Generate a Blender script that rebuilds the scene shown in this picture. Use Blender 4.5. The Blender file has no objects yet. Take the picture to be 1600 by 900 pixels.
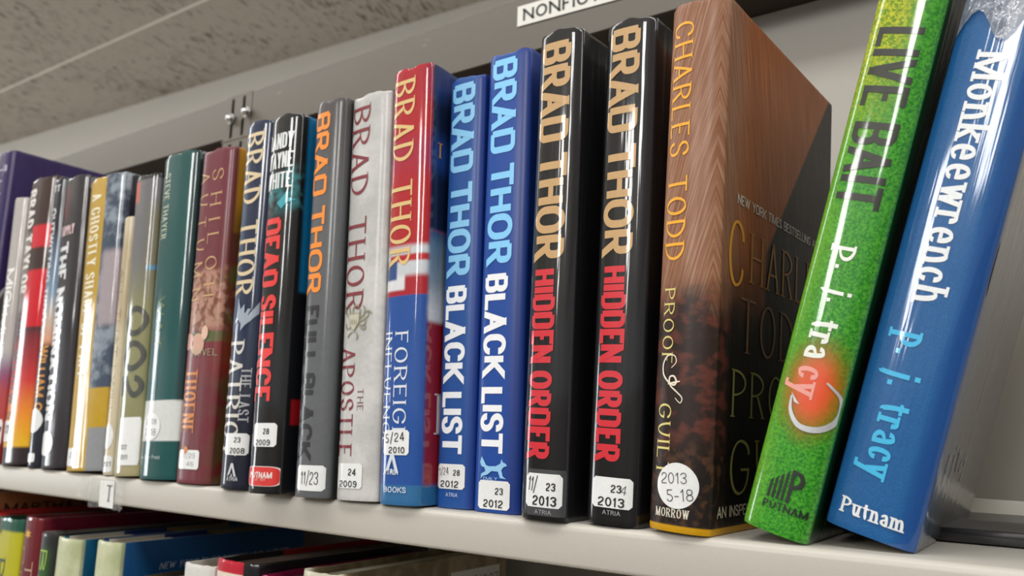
import bpy, bmesh, math, random
import numpy as np
from mathutils import Vector, Matrix
random.seed(7)
scene = bpy.context.scene
COL = scene.collection

# ------------------------------------------------------------------ camera
# units: metres. x runs along the shelf, y into the shelf, z up; z = 0 is the shelf board, y = 0 its front edge
VX, VY = (-1060., 618.), (1720., 700.)
_a = np.array(VX) - (800, 450); _b = np.array(VY) - (800, 450)
F = math.sqrt(-float(_a @ _b))
AX = -np.array([_a[0], _a[1], F]); AX /= np.linalg.norm(AX)
AY = np.array([_b[0], _b[1], F]); AY /= np.linalg.norm(AY)
AZ = np.cross(AX, AY)
RW = np.stack([AX, AY, AZ])
D, H = 0.34168, 0.04138
CAM = np.array([0., -D, H])
def ray(u, v): return RW @ np.array([u - 800, v - 450, F])
def at(u, v, y=0.):
    r = ray(u, v); return CAM + r * ((y + D) / r[1])
def atz(u, v, z=0.):
    r = ray(u, v); return CAM + r * ((z - H) / r[2])
def atx(u, v, x):
    r = ray(u, v); return CAM + r * (x / r[0])

cd = bpy.data.cameras.new('camera'); cam = bpy.data.objects.new('camera', cd); COL.objects.link(cam)
M3 = Matrix([[RW[i][0], -RW[i][1], -RW[i][2]] for i in range(3)])
cam.matrix_world = Matrix.Translation(Vector(CAM)) @ M3.to_4x4()
cd.sensor_fit = 'HORIZONTAL'; cd.sensor_width = 36.0; cd.lens = 36.0 * F / 1600
cd.clip_start = 0.01; cd.clip_end = 60
cd.dof.use_dof = True; cd.dof.focus_distance = 0.385; cd.dof.aperture_fstop = 12.5
scene.camera = cam

# ------------------------------------------------------------------ world, lights, exposure
w = bpy.data.worlds.new('world'); scene.world = w; w.use_nodes = True
bg = w.node_tree.nodes['Background']; bg.inputs[0].default_value = (.97, 0.985, 1.0, 1); bg.inputs[1].default_value = 0.36
def area(name, loc, target, sx, sy, power, col=(1, 1, 1)):
    l = bpy.data.lights.new(name, 'AREA'); l.shape = 'RECTANGLE'; l.size = sx; l.size_y = sy; l.energy = power; l.color = col
    o = bpy.data.objects.new(name, l); COL.objects.link(o); o.location = loc
    o.rotation_euler = (Vector(target) - Vector(loc)).to_track_quat('-Z', 'Y').to_euler()
    return o
# ceiling fluorescents running away from the bookcase, and the daylit windows at the left end of the aisle
def lamp(xa, ya, xb, yb, wd, power):      # long strip at ceiling height: fluorescent troffers and added wall fills
    l = bpy.data.lights.new('ceiling_or_fill_lamp', 'AREA'); l.shape = 'RECTANGLE'; l.size = wd; l.size_y = math.hypot(xb - xa, yb - ya); l.energy = power; l.color = (1, .985, .955)
    o = bpy.data.objects.new('ceiling_or_fill_lamp', l); COL.objects.link(o); o.location = ((xa + xb) / 2, (ya + yb) / 2, 1.155)
    o.rotation_euler = (0, 0, math.atan2(xa - xb, yb - ya)); return o
lamp(-1.0, -2.3, -2.4, -7.0, .46, 165)
lamp(.02, -1.8, .20, -4.4, .36, 72)
lamp(-4.0, -.50, 2.4, -.50, .30, 50)
lamp(-5.6, .62, -4.35, .62, .3, 14)  # added wall wash outside the view, lifts the pale strip above the header
lamp(-.6, .66, 1.8, .66, .3, 10)  # second unseen wall wash, added to brighten the back wall
area('window_light', (-4.6, -1.75, 0.16), (-0.4, 0, 0.1), .62, 1.0, 22, (.93, .97, 1))
scene.view_settings.view_transform = 'Standard'; scene.view_settings.look = 'None'
scene.view_settings.gamma = 1; scene.view_settings.exposure = 0.0; scene.view_settings.use_curve_mapping = False

# ------------------------------------------------------------------ helpers
def lin(c):
    if isinstance(c, str):
        c = [int(c[i:i + 2], 16) / 255 for i in (0, 2, 4)]
    return tuple((x / 12.92 if x <= .04045 else ((x + .055) / 1.055) ** 2.4) for x in c) + (1.,)

class NT:
    def __init__(s, name):
        s.m = bpy.data.materials.new(name); s.m.use_nodes = True
        s.t = s.m.node_tree; s.b = s.t.nodes['Principled BSDF']
        s.tc = s.t.nodes.new('ShaderNodeTexCoord').outputs['Object']
        sp = s.t.nodes.new('ShaderNodeSeparateXYZ'); s.t.links.new(s.tc, sp.inputs[0]); s.ax = list(sp.outputs)
    def n(s, ty, **k):
        o = s.t.nodes.new(ty)
        for a, b in k.items(): setattr(o, a, b)
        return o
    def put(s, sock, v):
        if hasattr(v, 'links') or isinstance(v, bpy.types.NodeSocket): s.t.links.new(v, sock)
        else: sock.default_value = v
    def math(s, op, a, b=None, clamp=False):
        o = s.n('ShaderNodeMath', operation=op, use_clamp=clamp); s.put(o.inputs[0], a)
        if b is not None: s.put(o.inputs[1], b)
        return o.outputs[0]
    def mix(s, f, a, b, mode='MIX'):
        o = s.n('ShaderNodeMix', data_type='RGBA', blend_type=mode); s.put(o.inputs[0], f)
        s.put(o.inputs[6], a); s.put(o.inputs[7], b); return o.outputs[2]
    def step(s, v, lo, hi):
        o = s.n('ShaderNodeMapRange', interpolation_type='SMOOTHSTEP'); s.put(o.inputs[0], v)
        o.inputs[1].default_value = lo; o.inputs[2].default_value = hi; return o.outputs[0]
    def coord(s, scale=(1, 1, 1), rot=(0, 0, 0)):
        o = s.n('ShaderNodeMapping'); s.put(o.inputs[0], s.tc); o.inputs['Scale'].default_value = scale
        o.inputs['Rotation'].default_value = rot; return o.outputs[0]
    def noise(s, scale, detail=3, vec=None, dist=0., rough=.5):
        o = s.n('ShaderNodeTexNoise'); s.put(o.inputs['Vector'], vec if vec is not None else s.tc)
        o.inputs['Scale'].default_value = scale; o.inputs['Detail'].default_value = detail
        o.inputs['Distortion'].default_value = dist; o.inputs['Roughness'].default_value = rough; return o.outputs[0]
    def bump(s, h, strength, dist, coat=False):
        o = s.n('ShaderNodeBump'); o.inputs['Strength'].default_value = strength; o.inputs['Distance'].default_value = dist
        s.put(o.inputs['Height'], h); s.t.links.new(o.outputs[0], s.b.inputs['Normal'])
        if coat: s.t.links.new(o.outputs[0], s.b.inputs['Coat Normal'])

_flat = {}
def flat(col, rough=.5, metal=0., coat=0., name='paint', coatr=.08):
    key = (col, rough, metal, coat, coatr)
    if key not in _flat:
        t = NT(name); t.b.inputs['Base Color'].default_value = lin(col); t.b.inputs['Roughness'].default_value = rough
        t.b.inputs['Metallic'].default_value = metal; t.b.inputs['Coat Weight'].default_value = coat
        t.b.inputs['Coat Roughness'].default_value = coatr
        v = t.noise(900, 2); c = t.mix(v, tuple(x * .9 for x in lin(col)[:3]) + (1,), tuple(x * 1.08 for x in lin(col)[:3]) + (1,)); t.put(t.b.inputs['Base Color'], c)
        _flat[key] = t.m
    return _flat[key]

INKGLOSS = [1.0, .1]
def ink(col, gloss=True):        # printed letters sit under the same clear film as the jacket
    return flat(col, .5, 0, INKGLOSS[0] if gloss else 0., 'printed_ink', INKGLOSS[1])

def jacket(base, patches=(), rough=.5, coat=1.0, coatr=.08, ripple=.25, extra=None):
    """patches: (x0,x1,y0,y1,z0,z1,colour,softness) boxes of printed colour in the book's own frame"""
    t = NT('dust_jacket'); c = lin(base)
    if extra: c = extra(t, c)
    for (x0, x1, y0, y1, z0, z1, col, soft) in patches:
        m = None
        for ax, lo, hi in ((0, x0, x1), (1, y0, y1), (2, z0, z1)):
            if lo is not None:
                k = t.step(t.ax[ax], lo - soft, lo + soft); m = k if m is None else t.math('MULTIPLY', m, k)
            if hi is not None:
                k = t.math('SUBTRACT', 1., t.step(t.ax[ax], hi - soft, hi + soft)); m = k if m is None else t.math('MULTIPLY', m, k)
        c = t.mix(m if m is not None else 1., c, col(t) if callable(col) else lin(col))
    v = t.noise(350, 2); c = t.mix(v, c, t.mix(1., c, (.84, .84, .84, 1), 'MULTIPLY'))
    t.put(t.b.inputs['Base Color'], c)
    t.b.inputs['Roughness'].default_value = rough; t.b.inputs['Coat Weight'].default_value = coat; t.b.inputs['Specular IOR Level'].default_value = .2
    t.b.inputs['Coat Roughness'].default_value = coatr
    if ripple: t.bump(t.noise(1., 3, t.coord((170, 170, 7))), ripple, .0012, True)
    return t.m

def mesh(name, verts, faces, mat, parent=None, normals=None, smooth=False, sharp=None):
    me = bpy.data.meshes.new(name); me.from_pydata([tuple(v) for v in verts], [], faces)
    me.materials.append(mat)
    if smooth or normals is not None:
        me.polygons.foreach_set('use_smooth', [True] * len(me.polygons))
    if sharp: me.set_sharp_from_angle(angle=sharp)
    if normals is not None: me.normals_split_custom_set_from_vertices([tuple(n) for n in normals])
    me.update()
    o = bpy.data.objects.new(name, me); COL.objects.link(o)
    if parent: o.parent = parent
    return o
def box_data(x0, x1, y0, y1, z0, z1):
    v = [(x, y, z) for x in (x0, x1) for y in (y0, y1) for z in (z0, z1)]
    f = [(0, 1, 3, 2), (4, 6, 7, 5), (0, 4, 5, 1), (2, 3, 7, 6), (0, 2, 6, 4), (1, 5, 7, 3)]
    return v, f
def box(name, b, mat, parent=None, bevel=0., seg=2):
    v, f = box_data(*b); o = mesh(name, v, f, mat, parent)
    if bevel:
        bm = bmesh.new(); bm.from_mesh(o.data)
        bmesh.ops.bevel(bm, geom=bm.edges[:], offset=bevel, segments=seg, affect='EDGES', profile=.5)
        bm.to_mesh(o.data); bm.free()
        o.data.polygons.foreach_set('use_smooth', [True] * len(o.data.polygons)); o.data.set_sharp_from_angle(angle=.6)
    return o
def tag(o, label=None, cat=None, group=None, kind=None):
    if label: o['label'] = label
    if cat: o['category'] = cat
    if group: o['group'] = group
    if kind: o['kind'] = kind
    return o
def empty(name, loc, rot=(0, 0, 0)):
    o = bpy.data.objects.new(name, None); COL.objects.link(o); o.location = loc; o.rotation_euler = rot
    o.empty_display_size = .02; return o

# ------------------------------------------------------------------ lettering: every glyph is drawn with pen strokes
G = {
 'A': (.72, "0,0 .5,1|.5,1 1,0|.2,.33 .8,.33"), 'B': (.64, "0,0 0,1|0,1 .97,1r .97,.53r 0,.53|0,.53 1,.53r 1,0r 0,0"),
 'C': (.68, "1,.72 1,1r 0,1r 0,0r 1,0r 1,.28"), 'D': (.70, "0,0 0,1|0,1 1,1r 1,0r 0,0"),
 'E': (.56, "0,0 0,1|0,1 1,1|0,.52 .85,.52|0,0 1,0"), 'F': (.54, "0,0 0,1|0,1 1,1|0,.52 .85,.52"),
 'G': (.72, "1,.74 1,1r 0,1r 0,0r 1,0r 1,.45|.55,.45 1,.45"), 'H': (.70, "0,0 0,1|1,0 1,1|0,.52 1,.52"),
 'I': (0, "0,0 0,1"), 'J': (.5, "1,1 1,0r 0,0r 0,.28"), 'K': (.68, "0,0 0,1|0,.38 1,1|.3,.56 1,0"),
 'L': (.54, "0,0 0,1|0,0 1,0"), 'M': (.86, "0,0 0,1|0,1 .5,0|.5,0 1,1|1,1 1,0"), 'N': (.72, "0,0 0,1|0,1 1,0|1,0 1,1"),
 'O': (.74, "@0,0r 0,1r 1,1r 1,0r"), 'P': (.62, "0,0 0,1|0,1 1,1r 1,.46r 0,.46"),
 'Q': (.74, "@0,0r 0,1r 1,1r 1,0r|.6,.2 1,0"), 'R': (.66, "0,0 0,1|0,1 .95,1r .95,.48r 0,.48|.5,.48 1,0"),
 'S': (.60, "1,.74 1,1r 0,1r 0,.57r 1,.47r 1,0r 0,0r 0,.26"), 'T': (.64, ".5,0 .5,1|0,1 1,1"),
 'U': (.70, "0,1 0,0r 1,0r 1,1"), 'V': (.70, "0,1 .5,0|.5,0 1,1"), 'W': (1.0, "0,1 .27,0|.27,0 .5,1|.5,1 .73,0|.73,0 1,1"),
 'X': (.68, "0,1 1,0|0,0 1,1"), 'Y': (.68, "0,1 .5,.45|1,1 .5,.45|.5,.45 .5,0"), 'Z': (.6, "0,1 1,1|1,1 0,0|0,0 1,0"),
 '0': (.56, "@0,0r 0,1r 1,1r 1,0r"), '1': (.34, ".7,0 .7,1|.7,1 0,.74"), '2': (.54, "0,.72 0,1r 1,1r 1,.5r 0,.22 0,0 1,0"),
 '3': (.54, "0,.78 0,1r 1,1r 1,.53r .35,.53|.35,.53 1,.53r 1,0r 0,0r 0,.22"), '4': (.58, ".75,0 .75,1|.75,1 0,.28|0,.28 1,.28"),
 '5': (.54, "1,1 .08,1 .08,.6|.04,.6 1,.62r 1,0r 0,0r 0,.2"), '6': (.54, "1,.8 1,1r 0,1r 0,0r 1,0r 1,.55r 0,.55"),
 '7': (.5, "0,1 1,1|1,1 .3,0"),
 '8': (.56, "@.06,.53r .06,1r .94,1r .94,.53r|@0,.52r 0,0r 1,0r 1,.52r"), '9': (.54, "1,.45 0,.45r 0,1r 1,1r 1,0r 0,0r 0,.2"),
 '-': (.4, "0,.4 1,.4"), '/': (.45, "0,-.1 1,1.1"), '.': (0, "0,0 0,.12"), ',': (0, "0,-.16 0,.1"), "'": (0, "0,.75 0,1"),
 '*': (.5, ".5,.2 .5,.9|0,.35 1,.75|0,.75 1,.35"), '$': (.6, "1,.74 1,1r 0,1r 0,.57r 1,.47r 1,0r 0,0r 0,.26|.5,-.1 .5,1.1"),
 'p': (.5, "0,-.32 0,.68|0,.68 1,.68r 1,0r 0,0"), 'j': (.26, "1,.68 1,-.32r 0,-.32|1,.86 1,1"),
 't': (.4, ".35,.95 .35,0r 1,0|0,.68 1,.68"), 'r': (.4, "0,0 0,.68|0,.45 0,.68r 1,.68r 1,.48"),
 'a': (.48, "0,.52 0,.68r 1,.68r 1,0|1,.38 0,.38r 0,0r 1,0"), 'c': (.46, "1,.48 1,.68r 0,.68r 0,0r 1,0r 1,.2"),
 'y': (.5, "0,.68 .5,.02|1,.68 .35,-.32|.4,-.32 0,-.32"), 'o': (.52, "@0,0r 0,.68r 1,.68r 1,0r"),
 'n': (.5, "0,0 0,.68|0,.45 0,.68r 1,.68r 1,0"), 'k': (.5, "0,0 0,1|0,.26 1,.68|.3,.38 1,0"),
 'e': (.5, "0,.34 1,.34 1,.68r 0,.68r 0,0r 1,0r 1,.14"), 'w': (.72, "0,.68 .27,0|.27,0 .5,.68|.5,.68 .73,0|.73,0 1,.68"),
 'h': (.5, "0,0 0,1|0,.45 0,.68r 1,.68r 1,0"), 'u': (.5, "0,.68 0,0r 1,0r 1,.68|1,0 1,.68"),
 'm': (.8, "0,0 0,.68|0,.45 0,.68r .5,.68r .5,0|.5,.45 .5,.68r 1,.68r 1,0"), 'i': (0, "0,0 0,.68|0,.85 0,1"),
 'l': (0, "0,0 0,1"), 'v': (.5, "0,.68 .5,0|.5,0 1,.68"), 'x': (.5, "0,.68 1,0|0,0 1,.68"), 'z': (.45, "0,.68 1,.68|1,.68 0,0|0,0 1,0"), 'f': (.36, ".35,0 .35,1r 1,1|0,.68 1,.68"), 's': (.42, "1,.52 1,.68r 0,.68r 0,.34 1,.34r 1,0r 0,0r 0,.16"),
 'g': (.5, "1,.68 0,.68r 0,0r 1,0|1,.68 1,-.32r 0,-.32"), 'd': (.5, "1,0 1,1|1,.68 0,.68r 0,0r 1,0"), 'b': (.5, "0,0 0,1|0,.68 1,.68r 1,0r 0,0"),
 '#': (.6, ".3,0 .3,1|.7,0 .7,1|0,.3 1,.3|0,.7 1,.7"),
}
FONT = {
 'gothic': dict(v=.205, h=.155, R=.24, gap=.07, space=.30, serif=0),
 'heavy':  dict(v=.225, h=.165, R=.17, gap=.05, space=.24, serif=0),
 'thin_gothic': dict(v=.16, h=.12, R=.16, gap=.09, space=.32, serif=0),
 'sans':   dict(v=.12, h=.105, R=9, gap=.17, space=.34, serif=0),
 'bold':   dict(v=.19, h=.15, R=9, gap=.11, space=.30, serif=0),
 'light':  dict(v=.075, h=.07, R=9, gap=.2, space=.4, serif=0),
 'serif':  dict(v=.14, h=.055, R=9, gap=.20, space=.42, serif=.13, st=.035),
 'serif_heavy': dict(v=.15, h=.06, R=9, gap=.17, space=.38, serif=.14, st=.045),
 'serif_thin': dict(v=.09, h=.04, R=9, gap=.24, space=.5, serif=.10, st=.026),
 'slab':   dict(v=.17, h=.10, R=9, gap=.13, space=.35, serif=.13, st=.09),
 'hand':   dict(v=.07, h=.07, R=9, gap=.14, space=.3, serif=0),
}
def glyph_strokes(ch, wd, st):
    """strokes in cap-height units, glyph box wd wide"""
    out = []
    tv, th = st['v'], st['h']
    for s in G[ch][1].split('|'):
        closed = s[0] == '@'; s = s.lstrip('@'); pts = []
        for q in s.split():
            rd = q[-1] == 'r'; x, y = q.rstrip('r').split(',')
            x, y = float(x), float(y)
            X = tv / 2 + x * max(wd - tv, 0); Y = y
            if 0 <= y <= 1: 
                Y = y
                if rd or closed or True: Y = th / 2 + y * (1 - th)
            pts.append((X, Y, rd))
        # vertical ends run to the full height
        out.append((pts, closed))
    return out
def sample(pts, closed, R):
    n = len(pts); path = []
    for i in range(n):
        P = Vector(pts[i][:2]); rd = pts[i][2]
        if (not closed and i in (0, n - 1)) or not rd: path.append(P); continue
        A = Vector(pts[i - 1][:2]); B = Vector(pts[(i + 1) % n][:2])
        def cut(Q, other_round):
            L = (Q - P).length; return min(R, L * (.5 if other_round else .97)) / max(L, 1e-6)
        ka = cut(A, pts[i - 1][2]); kb = cut(B, pts[(i + 1) % n][2])
        a = P + (A - P) * ka; b = P + (B - P) * kb; c1 = a + (P - a) * .56; c2 = b + (P - b) * .56
        for k in range(9):
            u = k / 8; path.append(a * (1 - u) ** 3 + c1 * 3 * u * (1 - u) ** 2 + c2 * 3 * u * u * (1 - u) + b * u ** 3)
    if closed: path.append(path[0])
    r = [path[0]]
    for p in path[1:]:
        L = (p - r[-1]).length
        if L < 1e-5: continue
        k = max(1, int(L / .14)); q = r[-1]
        for j in range(1, k + 1): r.append(q + (p - q) * (j / k))
    return r
def expand(path, closed, st, straight):
    """stroke outline as quads"""
    V, Fc = [], []
    th = lambda d: st['h'] + (st['v'] - st['h']) * abs(math.sin(math.atan2(d.y, d.x) - (.26 if st['serif'] else 0))) ** 1.3
    if straight and abs(path[-1].y - path[0].y) > .15 and abs(path[-1].x - path[0].x) > .02:
        d = (path[-1] - path[0]).normalized(); t = th(d) / max(abs(d.y), .3) / 2
        e = st['h'] / 2
        for i, p in enumerate(path):
            q = p.copy()
            if i in (0, len(path) - 1):
                s = -1 if i == 0 else 1
                if p.y > .9 or p.y < .1: q = p + d * s * (e / max(abs(d.y), .3))
            V += [(q.x - t, q.y), (q.x + t, q.y)]
    else:
        n = len(path)
        for i, p in enumerate(path):
            d0 = (path[i] - path[i - 1]) if i else ((path[-1] - path[-2]) if closed else path[1] - path[0])
            d1 = (path[i + 1] - path[i]) if i < n - 1 else ((path[1] - path[0]) if closed else d0)
            d0 = d0.normalized(); d1 = d1.normalized(); nn = Vector((-d0.y - d1.y, d0.x + d1.x))
            nn = nn.normalized() if nn.length > 1e-4 else Vector((-d0.y, d0.x))
            k = 1 / max(.55, nn.dot(Vector((-d1.y, d1.x))))
            dd = (d0 + d1); t = th(dd if dd.length > 1e-4 else d0) / 2 * k
            q = p.copy()
            if not closed and i in (0, n - 1):
                s = -1 if i == 0 else 1; dv = d1 if i == 0 else d0
                if abs(dv.y) > .9 and (p.y > .93 or p.y < .08): q = p + dv * s * st['h'] / 2
            V += [(q.x - nn.x * t, q.y - nn.y * t), (q.x + nn.x * t, q.y + nn.y * t)]
    for i in range(len(path) - 1): Fc.append((2 * i, 2 * i + 1, 2 * i + 3, 2 * i + 2))
    return V, Fc
def bar(x0, x1, y0, y1):
    return [(x0, y0), (x1, y0), (x1, y1), (x0, y1)], [(0, 1, 2, 3)]
def layout(text, font, cap, length=None, track=0., wscale=1.):
    """returns verts (s,t), faces; s along reading direction 0..length, t 0..cap"""
    st = FONT[font]; tv = st['v']
    ws = [(st['space'] if c == ' ' else max(G[c][0] * wscale, tv)) for c in text]
    ser = st['serif'] * .8
    gap = st['gap'] + track
    tot = sum(ws) + gap * (len(text) - 1) + 2 * ser
    k = 1.
    if length:
        fixed = sum(tv for c in text if c != ' ')
        k = (length / cap - fixed - 2 * ser) / (tot - fixed - 2 * ser)
        k = max(k, .1)
    V, Fc = [], []; x = ser
    for c, wd in zip(text, ws):
        w2 = wd * k if c == ' ' else tv + (wd - tv) * k
        if c != ' ':
            strokes = glyph_strokes(c, w2, st); parts = []; RR = st['R'] * (1.9 if c in 'OCGSQ0' else 1)
            ends = [(p[i][0], p[i][1]) for p, cl in strokes if not cl for i in (0, -1)]
            for pts, cl in strokes:
                if len(pts) == 2 and abs(pts[0][1] - pts[1][1]) < 1e-6:
                    pts = list(pts)
                    for e_, o_ in ((0, 1), (1, 0)):
                        X_ = pts[e_][0]
                        if X_ < tv / 2 + 1e-4 or X_ > w2 - tv / 2 - 1e-4: pts[e_] = (X_ + math.copysign(tv / 2, X_ - pts[o_][0]), pts[e_][1], False)
                path = sample(pts, cl, RR); straight = len(pts) == 2
                parts.append(expand(path, cl, st, straight))
                if st['serif'] and not cl and c not in "0123456789-/.,'*tcaesj":
                    for e, f in ((0, 1), (-1, -2)):
                        px, py = pts[e][:2]; dx, dy = pts[f][0] - px, pts[f][1] - py
                        same = sum(1 for q in ends if abs(q[0] - px) < .02 and abs(q[1] - py) < .02)
                        sh = min(st['serif'], max(w2 * .28, st['v'] * .9)) ; t2 = st['st']
                        edge = py > .93 or py < .06 or abs(py - (st['h'] / 2 + .68 * (1 - st['h']))) < .03
                        if abs(dy) > abs(dx) * .6 and edge:
                            diag = abs(dx) > .03
                            if diag and same > 1: continue
                            yy = py + (st['h'] / 2 if py > .5 else -st['h'] / 2)
                            a, b = (yy - t2, yy) if py > .3 else (yy, yy + t2)
                            parts.append(bar(px - sh - tv * .2, px + sh + tv * .2, a, b))
                        elif abs(dx) > abs(dy) and (py > .93 or py < .06) and same == 1 and len(pts) == 2:
                            s = -1 if py > .5 else 1; yy = py - s * st['h'] / 2
                            parts.append(bar(px - t2 * .7, px + t2 * .7, min(yy, yy + s * .2), max(yy, yy + s * .2)))
            for v, f in parts:
                o = len(V); V += [((x + a) * cap, b * cap) for a, b in v]; Fc += [tuple(o + i for i in q) for q in f]
        x += w2 + gap * (k if length else 1)
    return V, Fc

# ------------------------------------------------------------------ books
PAGES = {}
def pages(col='d9cfb8'):
    if col not in PAGES:
        t = NT('page_edges'); s = t.math('SINE', t.math('MULTIPLY', t.ax[0], 9000.))
        c = t.mix(t.math('MULTIPLY', t.math('ADD', s, 1.), .16), lin(col), lin('8d8068')); t.put(t.b.inputs['Base Color'], c)
        t.b.inputs['Roughness'].default_value = .9; PAGES[col] = t.m
    return PAGES[col]

class Book:
    def __init__(s, name, label, mat, tl, tr, bl, br, y=0., depth=.155, b=.004, p=3., h=None, lean=None, z=0., group=None,
                 page='d9cfb8', top=.0006, x=None, wd=None, board=.0026, yaw=0.):
        if x is None:
            TL, TR, BL, BR = [at(*q, y) for q in (tl, tr, bl, br)]
            s.h = h or float((TL[2] + TR[2]) / 2 - (BL[2] + BR[2]) / 2)
            a1 = math.atan2(TL[0] - BL[0], TL[2] - BL[2]); a2 = math.atan2(TR[0] - BR[0], TR[2] - BR[2])
            s.lean = (a1 + a2) / 2 if lean is None else lean
            c, sn = math.cos(s.lean), math.sin(s.lean)
            s.w = float(((BR[0] - BL[0]) + (TR[0] - TL[0])) / 2 * c) if wd is None else wd
            if h is None: s.h /= c
            mx = (BL[0] + BR[0]) / 2; x0 = mx - s.w / 2 * c
            z0 = z + (s.w * sn if sn > 0 else 0)
        else:
            s.h, s.w, s.lean = h, wd, lean or 0.; x0 = x; z0 = z
        z0 += .0003
        s.root = empty(name, (x0, y, z0), (0, s.lean, yaw)); tag(s.root, label, 'book', group)
        s.org = np.array([x0, y, z0]); s.b, s.p, s.d, s.y = b, p, depth, y
        bs = mat.node_tree.nodes['Principled BSDF']; INKGLOSS[:] = [bs.inputs['Coat Weight'].default_value, bs.inputs['Coat Roughness'].default_value]
        N = 28; xs = [(1 - math.cos(math.pi * i / N)) / 2 for i in range(N + 1)]
        outer = [(0, depth)] + [(0, depth * k) for k in (.6, .3, .12, .05)] + [(u * s.w, s.prof(u * s.w)) for u in xs] + \
                [(s.w, depth * k) for k in (.05, .12, .3, .6)] + [(s.w, depth)]
        t = board
        inner = [(t, depth)] + [(t, depth * k) for k in (.6, .3, .12, .05)] + \
                [(t + u * (s.w - 2 * t), s.prof(t + u * (s.w - 2 * t)) * .9 + .0012) for u in xs] + \
                [(s.w - t, depth * k) for k in (.05, .12, .3, .6)] + [(s.w - t, depth)]
        n = len(outer); V, Fc = [], []
        rnd = random.Random(int(s.w * 1e6) + int(abs(x0) * 1e5)); ph = [rnd.uniform(0, 6.3) for _ in range(3)]
        levels = [0., .0012, .0028, .005, s.h * .2, s.h * .4, s.h * .6, s.h * .8, s.h - .005, s.h - .0028, s.h - .0012, s.h]
        for li, zz in enumerate(levels):
            for i, (xx, yy) in enumerate(outer):
                dz = 0.
                if li == 11: dz = top * (math.sin(xx * 300 + ph[0]) + .5 * math.sin(xx * 640 + ph[1])) if yy < .012 else 0.
                k = 0.
                if li in (0, 11): k = .0002          # softened head and tail edge
                xc = xx + (k if xx < s.w * .5 else -k); yc = yy + (k if yy < .01 else 0)
                V.append((xc, yc, zz + dz))
        for li, zz in enumerate((0., s.h)):
            for xx, yy in inner: V.append((xx, yy, zz + (.0 if li else 0)))
        L = len(levels)
        for l in range(L - 1):
            for i in range(n - 1): Fc.append((l * n + i, l * n + i + 1, (l + 1) * n + i + 1, (l + 1) * n + i))
        ib, it = L * n, (L + 1) * n
        for i in range(n - 1):
            Fc.append((ib + i, it + i, it + i + 1, ib + i + 1))
            Fc.append(((L - 1) * n + i, (L - 1) * n + i + 1, it + i + 1, it + i))
            Fc.append((i, ib + i, ib + i + 1, i + 1))
        for i in (0, n - 1):
            col = [l * n + i for l in range(L)] + [it + i, ib + i]; Fc.append(tuple(col))
        s.cover = mesh('cover', V, Fc, mat, s.root, smooth=True, sharp=.75)
        g = .0035
        pv = []; seg = 10
        prof = [(t + .0003 + (s.w - 2 * t - .0006) * i / seg) for i in range(seg + 1)]
        ring = [(xx, max(s.prof(xx) * .8 + .0028, -.003)) for xx in prof] + \
               [(xx, depth - g - .0015 * math.sin(math.pi * (xx / s.w))) for xx in reversed(prof)]
        m = len(ring)
        for zz in (g, s.h - g):
            for q in ring: pv.append((q[0], q[1], zz))
        pf = [tuple(range(m))[::-1], tuple(range(m, 2 * m))] + [(i, (i + 1) % m, m + (i + 1) % m, m + i) for i in range(m)]
        mesh('page_block', pv, pf, pages(page), s.root)
    def prof(s, x):
        u = min(1., abs(2 * x / s.w - 1)); return -s.b * (1 - u ** s.p) ** .62
    def nrm(s, x):
        e = s.w * .02; xa, xb = max(x - e, 0), min(x + e, s.w)
        f = (s.prof(xb) - s.prof(xa)) / (xb - xa); v = Vector((f, -1, 0)); v.normalize(); return v
    def px(s, u, v):           # photo pixel on the spine -> book frame (x, z)
        q = at(u, v, s.y - s.b * .85) - s.org; c, sn = math.cos(s.lean), math.sin(s.lean)
        return float(q[0] * c - q[2] * sn), float(q[0] * sn + q[2] * c)
    def onspine(s, name, V2, Fc, mat, off=.00018, parent=None):
        """flat print laid on the curved spine, cut fine enough to follow the curve"""
        bm = bmesh.new(); bv = [bm.verts.new((min(max(x, .0004), s.w - .0004), 0, z)) for x, z in V2]
        for f in Fc:
            a = [V2[i] for i in f]
            nx = sum((a[i][0] - a[(i + 1) % len(a)][0]) * (a[i][1] + a[(i + 1) % len(a)][1]) for i in range(len(a)))
            if abs(nx) < 1e-12: continue
            try: bm.faces.new([bv[i] for i in (f if nx > 0 else f[::-1])])
            except ValueError: pass
        x0 = min(v.co.x for v in bm.verts); x1 = max(v.co.x for v in bm.verts)
        for k in range(1, 30):
            x = (1 - math.cos(math.pi * k / 30)) / 2 * s.w
            if x0 < x < x1: bmesh.ops.bisect_plane(bm, geom=bm.verts[:] + bm.edges[:] + bm.faces[:], dist=1e-7, plane_co=(x, 0, 0), plane_no=(1, 0, 0))
        seen = {}; cnt = 0                      # overlapping pen strokes get a hair of separation
        bm.verts.index_update()
        for v0 in bm.verts:
            if v0.index in seen: continue
            st_ = [v0]; seen[v0.index] = cnt
            while st_:
                q = st_.pop()
                for e in q.link_edges:
                    o_ = e.other_vert(q)
                    if o_.index not in seen: seen[o_.index] = cnt; st_.append(o_)
            cnt += 1
        for v in bm.verts: v.co.y = s.prof(v.co.x) - off - (seen[v.index] % 7) * .000014
        me = bpy.data.meshes.new(name); bm.to_mesh(me); bm.free(); me.materials.append(mat)
        me.polygons.foreach_set('use_smooth', [True] * len(me.polygons))
        me.normals_split_custom_set_from_vertices([tuple(s.nrm(v.co.x)) for v in me.vertices])
        o = bpy.data.objects.new(name, me); COL.objects.link(o); o.parent = parent or s.root
        return o
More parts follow.
